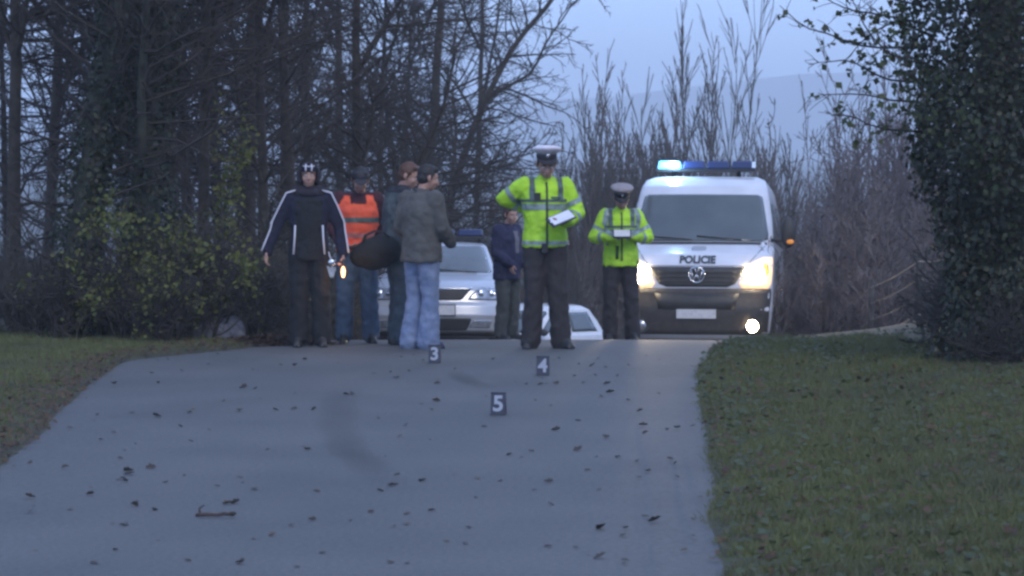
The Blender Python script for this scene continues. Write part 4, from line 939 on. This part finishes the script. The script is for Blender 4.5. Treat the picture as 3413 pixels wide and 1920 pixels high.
M['hivis'] = mat('hivis_yellow', (0.46, 0.78, 0.03), 0.75, (0.36, 0.62, 0.03), 6, 0.25, 50); M['hivis'].node_tree.nodes['Principled BSDF'].inputs['Roughness'].default_value = .7
M['hiorange'] = mat('hivis_orange', (0.92, 0.13, 0.045), 0.75, (0.72, 0.09, 0.04), 6, 0.25, 50)
M['reflect'] = mat('reflective_band', (0.28, 0.34, 0.32), 0.4, (0.20, 0.26, 0.24), 18, metal=.2)
M['reflect_dark'] = mat('dark_band', (0.07, 0.10, 0.085), 0.5, (0.10, 0.14, 0.12), 18); M['zip'] = mat('zip_dark', (0.03, 0.06, 0.02), 0.7)
M['pol_trousers'] = cloth('police_trousers', (0.040, 0.034, 0.036)); M['white_cap'] = mat('cap_white', (0.72, 0.68, 0.74), 0.8, (0.62, 0.58, 0.64), 20); M['cap_dark'] = mat('cap_dark', (0.022, 0.02, 0.026), 0.7)
H_DARK = cloth('hair_dark', (0.016, 0.013, 0.012), .7, .6); H_RED = cloth('hair_reddish', (0.10, 0.042, 0.022), .7, .6); H_BROWN = cloth('hair_brown', (0.045, 0.028, 0.02), .7, .6)

def peaked_cap(root, HM, top, tilt=0.0):
    T_ = HM @ Matrix.Translation((0, .008, .165)) @ Euler((tilt, 0, 0)).to_matrix().to_4x4()
    c = MB().lathe([(.088, 0), (.092, .012), (.09, .05), (.088, .052)], n=28, sy=1.16).xform(T_).build('cap', M['cap_dark'], root)
    k = MB().lathe([(.088, .046), (.128, .072), (.134, .084), (.125, .098), (.09, .112), (.03, .118), (.0, .118)], n=32, sy=1.08); k.v = [v + np.array([0, 0, 0]) for v in k.v]
    for v in k.v: v[:, 2] += -v[:, 1] * .22 * (v[:, 2] > .06)
    k.xform(T_).build('cap_crown', top, c)
    rows = []
    for i, r in enumerate((.0, .5, 1.0)):
        a = np.linspace(R(205), R(335), 15); rows.append(np.stack([.093 * np.cos(a) * (1 + .06 * r), .107 * np.sin(a) - r * .052 * np.maximum(0, -np.sin(a)) ** 1.2, .006 - r * .030 * np.maximum(0, -np.sin(a))], 1))
    V = np.concatenate(rows + [q - (0, 0, .004) for q in rows]); f = []
    for i in range(2):
        for j in range(14): a = i * 15 + j; f.append([a, a + 1, a + 16, a + 15]); f.append([a + 45, a + 60, a + 61, a + 46])
    for j in range(14): f.append([30 + j, 31 + j, 76 + j, 75 + j])
    MB().add(V, f).xform(T_).build('visor', M['cap_dark'], c)
    MB().ellipsoid((0, -.109, .04), (.017, .008, .020), 10, 8).xform(T_).build('badge', M['chrome'], c)
    return c

def hivis_bands(P, jme, jk, hem=True):
    to = torso_only(P)
    def add(name, planes, pred, m_='reflect', off=.005): obj(name, strip(jme, planes, pred, off, name), M[m_], jk)
    for z in (1.235,): add('reflective_band', [((0, 0, z), (0, 0, 1)), ((0, 0, z + .055), (0, 0, -1))], to)
    add('dark_band', [((0, 0, 1.305), (0, 0, 1)), ((0, 0, 1.33), (0, 0, -1))], to, 'reflect_dark')
    if hem: add('reflective_band', [((0, 0, .925), (0, 0, 1)), ((0, 0, .96), (0, 0, -1))], to)
    for a in (-1, 1): add('shoulder_band', [((a * .10, 0, 0), (a, 0, 0)), ((a * .148, 0, 0), (-a, 0, 0)), ((0, 0, 1.32), (0, 0, 1))], None, 'reflect_dark', .006)
    add('zip', [((-.010, 0, 0), (1, 0, 0)), ((.010, 0, 0), (-1, 0, 0)), ((0, -.02, 0), (0, -1, 0)), ((0, 0, .93), (0, 0, 1)), ((0, 0, 1.48), (0, 0, -1))], None, 'zip', .006)
    for a in 'lr':
        S, E, W_ = P['sh' + a], P['el' + a], P['wr' + a]
        for u, v, t in ((S, E, .62), (E, W_, .45)):
            d = (v - u) / np.linalg.norm(v - u); c = u + (v - u) * t; add('sleeve_band', [(c - d * .022, d), (c + d * .022, -d)], near_arm(P, a, .115), 'reflect')

# 1 policeman with clipboard
PX1, PY1 = gx(1371 * P4, 28.0), 28.0
root, P, HM, jme, jk, tro = person('policeman in yellow jacket and white-topped cap reading a clipboard', PX1, PY1, 1.89, R(6),
    dict(kneel=(-.10, -.03, .50), ankl=(-.125, .02, .09), kneer=(.11, -.03, .50), ankr=(.145, .02, .09), footl=-.35, footr=.45, shl=(-.178, 0, 1.45), shr=(.178, 0, 1.45),
         ell=(-.355, .09, 1.33), wrl=(-.14, .22, 1.25), elr=(.29, -.02, 1.20), wrr=(.16, -.25, 1.13), hdr=(-.8, -.45, -.1), hnr=(0, 0, 1), hdl=(.9, .0, -.3), hnl=(0, -1, 0), hpitch=R(22), head=(0, -.06, 1.535), bulk=1.0, curl=.55),
    dict(jacket=M['hivis'], trousers=M['pol_trousers'], puff=.014, hem=.905, hair=H_DARK, loose=.012, flare=.018, long=True, collar=.085))
peaked_cap(root, HM, M['white_cap'], R(-12)); hivis_bands(P, jme, jk)
MB().box((-.085, -.145, 1.355), (.055, .04, .065)).build('radio', M['black'], jk, smooth=False)
MB().box((.08, -.145, 1.345), (.09, .02, .016)).build('pocket_flap', M['reflect_dark'], jk, smooth=False)
MB().box((-.02, -.145, .90), (.055, .05, .08)).build('belt_pouch', M['black'], tro, smooth=False)
# the clipboard lies over his left forearm
sP = 1.89 / 1.78; cbz = float(prof(PY1))
cl = thing('clipboard', 'dark clipboard with white paper held by the taller policeman', 'clipboard', (PX1 + .135 * sP, PY1 - .33, cbz + 1.165 * sP)); cl.rotation_euler = (R(24), R(-22), R(14))
bevel(MB().box((0, 0, 0), (.25, .20, .008)).build('board', mat('board_dark', (.02, .024, .035), .5), cl, smooth=False), .006)
MB().box((.01, .0, .0065), (.21, .16, .004)).build('paper', mat('paper', (.78, .78, .82), .8, (.7, .7, .75), 9), cl, smooth=False)
MB().tube([(-.105, -.04, .014), (-.105, .04, .014)], .009, 8).build('clip', M['chrome'], cl)

# 2 second policeman in front of the van
PX2, PY2 = gx(1562 * P4, 33.6), 33.6
root, P, HM, jme, jk, tro = person('policeman in yellow jacket and dark trousers standing by the van', PX2, PY2, 1.76, R(2),
    dict(kneel=(-.12, -.02, .50), ankl=(-.12, .02, .09), kneer=(.12, -.02, .50), ankr=(.14, .02, .09), ell=(-.31, -.02, 1.19), wrl=(-.09, -.25, 1.20), elr=(.31, -.02, 1.19), wrr=(.11, -.25, 1.21), hdl=(.9, -.3, .1), hdr=(-.9, -.3, .1), hnl=(0, .4, 1), hnr=(0, .4, 1), hpitch=R(22), head=(0, -.06, 1.535), shl=(-.175, 0, 1.445), shr=(.175, 0, 1.445), bulk=1.02, curl=.6),
    dict(jacket=M['hivis'], trousers=M['pol_trousers'], puff=.014, hem=.86, hair=H_DARK, loose=.012, flare=.014, long=True, collar=.085))
peaked_cap(root, HM, mat('cap_grey', (.30, .27, .27), .8, (.24, .21, .21), 20), R(8)); hivis_bands(P, jme, jk, False)
MB().tube([(-.05, -.15, 1.10), (-.055, -.155, .95)], .018, 8).build('jacket_strap', M['zip'], jk)
nbk = thing('notebook', 'small dark notebook in the hands of the policeman by the van', 'notebook', (PX2 + .0, PY2 - .33, float(prof(PY2)) + 1.225)); nbk.rotation_euler = (R(35), 0, 0)
for a in (-1, 1): MB().box((a * .052, 0, 0), (.10, .14, .012), rot=(0, a * R(-8), 0)).build('cover', M['cap_dark'], nbk, smooth=False)
MB().box((0, 0, .012), (.18, .12, .006)).build('pages', mat('pages', (.6, .58, .55), .8), nbk, smooth=False)

# 3 hooded man with lamp
PX3, PY3 = gx(777 * P4, 28.4), 28.4
M['navy'] = cloth('navy_tracksuit', (0.011, 0.011, 0.030)); M['charcoal'] = cloth('charcoal', (0.012, 0.013, 0.015)); M['stripe'] = mat('white_stripe', (.62, .62, .68), .8)
root, P, HM, jme, jk, tro = person('man in dark hooded jacket with white sleeve stripes holding a lamp', PX3, PY3, 1.76, R(4),
    dict(kneel=(-.10, -.02, .50), ankl=(-.10, .02, .09), kneer=(.11, -.02, .50), ankr=(.12, .0, .09), ell=(-.30, .0, 1.17), wrl=(-.40, -.06, .93), elr=(.285, .02, 1.17), wrr=(.325, -.08, .91), shl=(-.172, 0, 1.435), shr=(.172, 0, 1.435), head=(0, -.035, 1.545), bulk=.97, hdl=(-.2, -.25, -1), hdr=(.05, -.2, -1), curl=.5, curlr=.85),
    dict(jacket=M['navy'], trousers=M['charcoal'], puff=.004, hem=.84, loose=.014, flare=.014, collar=.09))
obj('body_panel', strip(jme, [((-.125, 0, 0), (1, 0, 0)), ((.125, 0, 0), (-1, 0, 0)), ((0, -.02, 0), (0, -1, 0)), ((0, 0, 1.44), (0, 0, -1))], None, .006, 'body_panel'), M['charcoal'], jk)
for a, sg in (('l', -1), ('r', 1)):
    S, E, W_ = P['sh' + a], P['el' + a], P['wr' + a]
    for o in (-.022, .022):
        pts = [S + V3(sg * -.06, -.035 + o, .085), S + V3(sg * .045, -.055 + o, .055)] + [S + (E - S) * t + V3(sg * .066, -.045 + o, .02) for t in (.3, .6, .9)] + [E + (W_ - E) * t + V3(sg * .058, -.04 + o, .0) for t in (.15, .4, .7, .98)]
        MB().tube(pts, .008, 6).build('sleeve_stripe', M['stripe'], jk)
    MB().tube([(sg * .132, -.135, 1.18), (sg * .138, -.14, 1.05), (sg * .150, -.14, .90)], .009, 6).build('side_stripe', M['stripe'], jk)
hd = MB()   # the hood wraps the head, open in front
for k_ in range(13):
    t = R(-112 + 224 * k_ / 12); c = V3(math.sin(t) * .100, .0, .108 + math.cos(t) * .116)
    hd.capsule(c + (0, -.055 + .03 * (1 - abs(math.sin(t))) * 0, 0), c * V3(.80, 1, .93) + (0, .085, 0), .022, .034, 10)
hd.ellipsoid((0, .075, .105), (.085, .05, .105)); hd.capsule((-.085, .02, -.05), (.085, .02, -.05), .075, .075); hd.capsule((-.05, -.055, -.055), (.05, -.055, -.055), .042, .042)
hd.xform(HM); obj('hood', vox(hd, .009, 3, .012, .06, 'hood'), cloth('hood_dark', (.022, .018, .026)), root)
cpm = MB().ellipsoid((0, -.012, .175), (.080, .092, .055), 18, 10).xform(HM); ck = cpm.build('cap', M['navy'], root)
for sg in (-1, 1): MB().tube([HM @ Vector((sg * .028, -.108, .158)), HM @ Vector((sg * .030, -.096, .195)), HM @ Vector((sg * .026, -.062, .226))], .008, 6).build('cap_stripe', M['stripe'], ck)
MB().tube([HM @ Vector((-.055, -.085, .205)), HM @ Vector((0, -.105, .20)), HM @ Vector((.055, -.085, .205))], .006, 6).build('cap_stripe', M['stripe'], ck)
MB().capsule((.0, -.118, .905), (.0, -.118, .885), .02, .02).build('waist_cord', M['charcoal'], tro)
hp = root.matrix_basis if False else None
def world_of(root, p): s = root.scale[0]; a = root.rotation_euler[2]; x, y, z = [q * s for q in p]; return (root.location.x + x * math.cos(a) - y * math.sin(a), root.location.y + x * math.sin(a) + y * math.cos(a), root.location.z + z)
lw = world_of(root, (.33, -.135, .735))
lamp = thing('hand_lamp', 'small hand lamp glowing orange in the hooded man\'s hand', 'lamp', lw)
MB().lathe([(.0, -.035), (.040, -.035), (.044, -.02), (.030, .0), (.022, .02), (.022, .11), (.018, .115), (.0, .115)], n=20).build('housing', M['black'], lamp)
MB().ellipsoid((0, -.030, -.005), (.020, .018, .055)).build('lit_lens', mat('lamp_lit', (1, .6, .3), .3, emit=(1.0, .45, .16), estr=2.6), lamp)
ld = bpy.data.lights.new('lamp_light', 'POINT'); ld.energy = 1.6; ld.color = (1, .55, .25); ld.shadow_soft_size = .04; lo = bpy.data.objects.new('lamp_light', ld); C.objects.link(lo); lo.parent = lamp; lo.location = (0, -.09, -.03)
kw_ = world_of(root, (.215, -.175, .76))
key = thing('key_bunch', 'bunch of shiny keys hanging at the hooded man\'s hip', 'keys', kw_)
MB().lathe([(.028, -.004), (.033, 0), (.028, .004), (.024, 0)], c=(0, 0, .06), axis='y', n=18).build('ring', M['chrome'], key)
for i in range(4): MB().box((-.024 + .016 * i, -.006 * (i % 2), -.02 - .012 * (i % 2)), (.014, .006, .10), rot=(0, R(-14 + 9 * i), 0)).build('key', M['chrome'], key, smooth=False)
MB().tube([(0, 0, .085), (-.02, .03, .13), (-.03, .05, .16)], .005, 6).build('strap', M['stripe'], key)

# 4 man in the orange vest
PX4, PY4 = gx(900 * P4, 29.4), 29.4
M['jeans'] = mat('jeans_blue', (0.13, 0.175, 0.28), 0.9, (0.20, 0.245, 0.35), 6, 0.25, 60); M['jeans_dark'] = mat('jeans_dark', (0.05, 0.08, 0.125), 0.9, (0.085, 0.12, 0.175), 6, 0.25, 60)
root, P, HM, jme, jk, tro = person('man in orange safety vest and dark cap looking down', PX4, PY4, 1.76, R(6),
    dict(kneel=(-.13, -.02, .50), ankl=(-.14, .02, .09), kneer=(.11, -.02, .50), ankr=(.13, .02, .09), ell=(-.27, .03, 1.17), wrl=(-.16, -.16, .99), elr=(.27, .03, 1.17), wrr=(.19, -.18, .98), hdl=(.8, -.5, -.2), hdr=(-.7, -.6, -.2), hnl=(0, .5, .8), hnr=(0, .5, .8), hpitch=R(26), head=(0.02, -.065, 1.535), bulk=1.05),
    dict(jacket=cloth('dark_red_jumper', (.06, .016, .022)), trousers=M['jeans_dark'], puff=.008, hem=.92, hair=H_DARK, loose=.012, flare=.016))
M['vest_band'] = mat('vest_band', (0.50, 0.16, 0.13), 0.6, (0.40, 0.14, 0.12), 14)
ve = strip(jme, [((-.225, 0, 0), (1, 0, 0)), ((.225, 0, 0), (-1, 0, 0)), ((0, 0, .93), (0, 0, 1)), ((0, 0, 1.475), (0, 0, -1))], lambda p: torso_only(P)(p) and (abs(p.x) > .075 or p.z < 1.40 or p.y > .05), .016, 'vest'); vo = obj('vest', ve, M['hiorange'], root)
for z in (1.215, 1.06): obj('reflective_band', strip(ve, [((0, 0, z), (0, 0, 1)), ((0, 0, z + .05), (0, 0, -1))], None, .005, 'reflective_band'), M['reflect_dark'] if z > 1.1 else M['vest_band'], vo)
cp = MB().ellipsoid((0, .008, .172), (.088, .104, .066), 20, 12).xform(HM).build('cap', M['cap_dark'], root); MB().ellipsoid((0, -.115, .158), (.06, .055, .008), 14, 6, rot=(R(14), 0, 0)).xform(HM).build('visor', M['cap_dark'], cp)

# 5 man in teal-grey jacket with reddish hair, turned to the right
PX5, PY5 = gx(1003 * P4, 28.9), 28.9
M['teal'] = cloth('teal_grey_jacket', (0.080, 0.098, 0.102)); M['teal_tr'] = mat('teal_trousers', (0.035, 0.058, 0.075), .9, (.058, .085, .105), 6, .2, 50)
root, P, HM, jme, jk, tro = person('man with reddish hair in teal-grey jacket, turned toward his neighbour', PX5, PY5, 1.79, R(108),
    dict(kneel=(-.10, -.02, .50), ankl=(-.10, .03, .09), kneer=(.10, -.03, .50), ankr=(.10, .0, .09), ell=(-.27, -.02, 1.16), wrl=(-.25, -.20, .98), elr=(.24, .04, 1.16), wrr=(.18, -.18, 1.0), hdl=(.1, -.7, -.6), hnl=(1, 0, 0), hpitch=R(20), head=(0, -.075, 1.53), chest=(0, -.02, 1.28), hyaw=R(-38), bulk=1.08, curl=.7),
    dict(jacket=M['teal'], trousers=M['teal_tr'], puff=.012, hem=.88, hair=H_RED, loose=.012, flare=.012, collar=.078))
obj('collar', strip(jme, [((0, 0, 1.478), (0, 0, 1))], None, .004, 'collar'), cloth('dark_collar', (.02, .022, .03)), jk)
# the black bag he holds
bw = world_of(root, (-.27, -.16, .80))
bag = thing('bag', 'black soft rounded bag held between the orange vest and grey jackets', 'bag', (gx(945 * P4, 28.55), 28.55, float(prof(28.55)) + .89)); bag.rotation_euler = (0, R(-9), R(10))
bgm = MB().ellipsoid((0, 0, 0), (.255, .12, .155), 24, 14); bgm.ellipsoid((.06, .0, .02), (.19, .125, .15), 20, 12)
obj('bag_body', vox(bgm, .014, 2, .03, .12, 'bag_body'), cloth('bag_black', (.012, .012, .011)), bag)
for d_ in (-.05, .05): MB().tube([(-.11, d_, .12), (-.07, d_, .19), (.02, d_ * .6, .215), (.11, d_, .19), (.15, d_, .13)], .010, 6).build('handle', cloth('bag_strap', (.02, .02, .02)), bag)
MB().tube([(-.22, 0, .075), (-.1, 0, .145), (.08, 0, .172), (.21, 0, .09)], .006, 6).build('zip', M['black'], bag)

# 6 man in olive-grey jacket and light jeans, back to us
PX6, PY6 = gx(1060 * P4, 27.95), 27.95
M['olive'] = cloth('olive_grey_jacket', (0.098, 0.094, 0.086))
root, P, HM, jme, jk, tro = person('man in olive-grey jacket and flared light blue jeans, back turned', PX6, PY6, 1.735, R(138),
    dict(kneel=(-.10, -.02, .50), ankl=(-.115, .02, .09), kneer=(.10, -.02, .50), ankr=(.115, .03, .09), ell=(-.25, -.03, 1.17), wrl=(-.20, -.20, 1.03), elr=(.26, .02, 1.17), wrr=(.22, -.18, 1.0), hdl=(.3, -.9, .1), hdr=(-.3, -.9, .0), hpitch=R(14), hyaw=R(-30), head=(0, -.06, 1.54), bulk=1.10),
    dict(jacket=M['olive'], trousers=M['jeans'], puff=.014, hem=.84, hair=H_DARK, loose=.008, flare=.044, long=True, shoes=mat('shoes_blue', (.03, .035, .07), .7), collar=.076))

# 7 small person in navy jacket behind the policeman
PX7, PY7 = gx(1276 * P4, 32.4), 32.4
root, P, HM, jme, jk, tro = person('short brown-haired person in navy jacket standing beside the silver car', PX7, PY7, 1.47, R(50),
    dict(ell=(-.23, .0, 1.16), wrl=(-.16, -.20, 1.02), elr=(.23, .0, 1.16), wrr=(.16, -.18, 1.0), hpitch=R(8), head=(0, -.045, 1.54), hyaw=R(-10), bulk=1.08),
    dict(jacket=cloth('navy_jacket', (.022, .024, .062)), trousers=cloth('grey_green_trousers', (.06, .066, .062)), puff=.014, hem=.80, hair=H_BROWN, loose=.012, flare=.012))
obj('grey_panel', strip(jme, [((-.03, 0, 0), (1, 0, 0)), ((.05, 0, 0), (-1, 0, 0)), ((0, -.02, 0), (0, -1, 0)), ((0, 0, 1.15), (0, 0, 1)), ((0, 0, 1.44), (0, 0, -1))], None, .005, 'grey_panel'), cloth('panel_grey', (.16, .16, .19)), jk)
# ------------------------------------------------------------------ number markers, leaves, twig, fence, heap
M['marker'] = mat('marker_navy', (0.016, 0.022, 0.040), 0.6, (0.024, 0.03, 0.05), 20); M['digit'] = mat('marker_digit', (0.30, 0.33, 0.38), 0.7)
def marker(num, px, pyb, label):
    Y = py_to_Y(pyb * P4); X = gx(px * P4, Y); o = thing('evidence_marker', label, 'marker', (X, Y, zroad(X, Y) + .002), R(4 - num * 2), 'numbered evidence markers on the road')
    a = math.atan2(.045, .15); L = .157
    for s, nm in ((-1, 'front_panel'), (1, 'back_panel')):
        p = bevel(MB().box((0, s * .0225, .075), (.105, .006, L), rot=(s * a, 0, 0)).build(nm, M['marker'], o, smooth=False), .002)
        if s < 0:
            cu = bpy.data.curves.new('digit', 'FONT'); cu.body = str(num); cu.size = .155; cu.align_x = 'CENTER'; cu.align_y = 'CENTER'; cu.extrude = .0015; cu.offset = .004
            t = bpy.data.objects.new('digit', cu); C.objects.link(t); me = bpy.data.meshes.new_from_object(t.evaluated_get(bpy.context.evaluated_depsgraph_get())); bpy.data.objects.remove(t)
            obj('digit', me, M['digit'], p, (0, -.0275, .075), (R(90) - a, 0, 0))
    MB().tube([(-.054, 0, .152), (.054, 0, .152)], .006, 8).build('ridge', M['marker'], o)
marker(3, 1093, 913, 'navy number 3 marker beside the feet in flared jeans')
marker(4, 1366, 945, 'navy number 4 marker below the policeman with the clipboard')
marker(5, 1254, 1045, 'navy number 5 marker standing alone on the open road')

LV = []
for k_ in range(6):
    rng = np.random.default_rng(200 + k_); n = 12; t = np.linspace(0, 1, n); w = np.sin(np.pi * t ** .8) * (.34 + .08 * np.sin(t * 18 + k_)); cu_ = rng.uniform(.05, .25); tw = rng.uniform(-.4, .4)
    L = np.stack([-w, t - .5, cu_ * ((t - .5) ** 2 * 4) * .3 + np.abs(w) * .35], 1); Cn = np.stack([0 * t, t - .5, cu_ * ((t - .5) ** 2 * 4) * .3], 1); Rr = np.stack([w, t - .5, cu_ * ((t - .5) ** 2 * 4) * .3 + np.abs(w) * .5 * (1 + tw)], 1)
    V = np.concatenate([L, Cn, Rr]); f = [[i, i + 1, n + i + 1, n + i] for i in range(n - 1)] + [[n + i, n + i + 1, 2 * n + i + 1, 2 * n + i] for i in range(n - 1)]
    for mm in ('leaf_fallen', 'leaf_fallen_light'):
        me = fast_mesh('fallen_leaf', V, np.array(f), False); me.materials.append(M[mm]); LV.append((me, mm))
rng = np.random.default_rng(210)
seen = [(910, 690), (455, 935), (283, 968), (395, 966), (610, 978), (640, 980), (705, 920), (560, 1012), (600, 1037), (242, 1047), (392, 1050), (472, 1040), (692, 1034), (738, 1032), (788, 1033), (870, 995), (885, 995), (450, 1076), (772, 1135), (375, 1182), (320, 1197), (305, 1208), (310, 1215),
        (222, 1249), (335, 1277), (638, 1235), (570, 1272), (590, 1270), (730, 1328), (782, 1314), (682, 1353), (990, 1331), (600, 1423), (1063, 1213), (988, 1225), (955, 1240), (1085, 1290), (1085, 1034), (1097, 1012), (950, 1056), (1020, 1072), (1005, 1102), (995, 952), (1100, 968), (1218, 1077), (1283, 1147), (1385, 1023),
        (1400, 967), (1445, 948), (1360, 970), (1512, 1000), (1535, 990), (1528, 968), (1555, 948), (1583, 1010), (1610, 1037), (1620, 1073), (1625, 1092), (1680, 1085), (1705, 1080), (1400, 1085), (1525, 1105), (1455, 1135), (1380, 1217), (1632, 1190), (1605, 1165), (1700, 1170), (1650, 1315), (1385, 1273), (1575, 1335), (1512, 1333), (1575, 1418), (1510, 1408), (1745, 1313), (1490, 920), (1580, 920), (765, 905), (740, 920), (70, 1170), (70, 1292), (70, 1255), (160, 1180), (250, 1110), (545, 890), (420, 905), (320, 1190), (1145, 930), (1240, 905), (1660, 905)]
for i, (px, py) in enumerate(seen):
    if py < 880: continue
    Y = py_to_Y(py * P4); X = gx(px * P4, Y); me, mm = LV[2 * int(rng.integers(0, 6)) + (1 if rng.random() < .12 else 0)]
    o = obj('fallen_leaf', me, None, None, (X, Y, zroad(X, Y) + .006), (rng.normal(0, .25), rng.normal(0, .25), rng.uniform(0, 6.28))); s = rng.uniform(.038, .078); o.scale = (s, s, s * rng.uniform(.8, 1.7))
    tag(o, 'pale dry curled leaf lying on the asphalt' if mm.endswith('light') else 'dark wet curled leaf lying on the asphalt', 'leaf', 'pale fallen leaves on the road' if mm.endswith('light') else 'dark fallen leaves on the road')
for i in range(120):
    Y = py_to_Y(rng.uniform(352, 570)); X = rng.uniform(float(edge_l(Y)), float(edge_r(Y))); 
    if abs(gx(512, Y) + X) > 5: continue
    me, mm = LV[2 * int(rng.integers(0, 6)) + (1 if rng.random() < .35 else 0)]
    o = obj('fallen_leaf', me, None, None, (X, Y, zroad(X, Y) + .004), (rng.normal(0, .15), rng.normal(0, .15), rng.uniform(0, 6.28))); s = rng.uniform(.025, .055); o.scale = (s, s, s * .7)
    tag(o, 'small pale leaf scrap lying flat on the asphalt' if mm.endswith('light') else 'small dark leaf scrap lying flat on the asphalt', 'leaf', 'small pale leaf scraps on the road' if mm.endswith('light') else 'small dark leaf scraps on the road')
# fallen twig
Y = py_to_Y(1306 * P4); X = gx(535 * P4, Y); tw = thing('fallen_twig', 'short reddish-brown forked twig lying on the open road', 'twig', (X, Y, zroad(X, Y) + .012)); tw.scale = (.85, .85, .85)
MB().tube([(-.11, .02, .0), (-.05, 0, .006), (.02, .01, .002), (.06, -.01, .012), (.12, .0, .002)], [.011, .012, .010, .012, .008], 7).build('stem', mat('twig_brown', (.075, .048, .038), .9, (.05, .035, .03), 20), tw)
MB().tube([(-.085, .01, .005), (-.095, .06, .035), (-.07, .10, .05)], [.008, .006, .004], 6).build('fork', M['twig'], tw)
MB().ellipsoid((.11, .0, .012), (.025, .018, .012)).build('bud', M['twig'], tw)

# heap of brown leaves by the hooded man's feet
rng = np.random.default_rng(220); n = 2600; X0, Y0 = gx(690 * P4, 29.0), 29.0
hp_ = thing('leaf_heap', 'low heap of dark brown leaves beside the hooded man', 'leaf heap', (X0, Y0, float(zg(X0, Y0)) - .01))
a = rng.uniform(0, 6.28, n); q = np.sqrt(rng.random(n)); x = np.cos(a) * q * .75; y = np.sin(a) * q * .35; z = .14 * np.maximum(0, 1 - q ** 2) * rng.uniform(.6, 1.0, n) + .01
lo_ = leaf_mesh('leaves', np.stack([x, y, z], 1), .06, rng, np.tile([0, -.2, 1.], (n, 1)), .6); tag(obj('leaves', lo_, leaf_mat('heap_leaf', [(.03, .018, .012), (.05, .028, .018), (.07, .036, .022)], .8), hp_), kind='stuff')
hm2 = MB().ellipsoid((0, 0, 0), (.70, .32, .11), 24, 10); obj('mound', vox(hm2, .03, 2, .05, .1, 'mound'), M['soil'], hp_)
# pale lump in the undergrowth
X0, Y0 = gx(555 * P4, 29.3), 29.3; rk = MB()
rk.ellipsoid((0, 0, .10), (.20, .16, .17)); rk.ellipsoid((.12, -.03, .13), (.13, .12, .15)); rk.ellipsoid((-.16, .02, .08), (.14, .12, .13)); rk.box((.02, -.04, .12), (.22, .2, .22), rot=(.3, .2, .4))
st_ = thing('boulder', 'pale grey boulder half hidden at the foot of the bushes', 'boulder', (X0, Y0, float(zg(X0, Y0)) - .03)); obj('stone', vox(rk, .02, 1, .07, .09, 'stone'), mat('stone_pale', (.13, .13, .15), .9, (.22, .22, .25), 9, .6, 24), st_)

# wire fence on the right bank
M['post'] = mat('fence_post', (.035, .032, .03), .9, (.07, .065, .06), 8, .5, 30); M['wire'] = mat('fence_wire', (.13, .135, .14), .8)
fn = thing('wire_fence', 'low wire fence on dark posts along the right bank', 'fence', (4.5, 30, float(zg(4.5, 30))))
fp = [(gx(2560 * P4, 27.5), 27.5), (gx(2428 * P4, 30.5), 30.5), (gx(2310 * P4, 33.5), 33.5), (gx(2190 * P4, 37), 37.0), (gx(2125 * P4, 40.5), 40.5)]
base = np.array([4.5, 30, float(zg(4.5, 30))]); tops = []
for (x, y) in fp:
    z = float(zg(x, y)); MB().tube([(x - base[0], y - base[1], z - base[2] - .15), (x - base[0] + .01, y - base[1], z - base[2] + .35), (x - base[0] + .02, y - base[1], z - base[2] + .80)], [.045, .042, .038], 8).build('post', M['post'], fn); tops.append((x - base[0], y - base[1] - .045, z - base[2]))
for h in (.10, .30, .50, .70):
    pts = []
    for i in range(len(tops) - 1):
        for t in np.linspace(0, 1, 6, endpoint=False): p = np.array(tops[i]) * (1 - t) + np.array(tops[i + 1]) * t; pts.append(p + (0, 0, h - .03 * math.sin(math.pi * t)))
    pts.append(np.array(tops[-1]) + (0, 0, h)); MB().tube(pts, .006 if h in (.10, .70) else .004, 5).build('wire', M['wire'], fn)
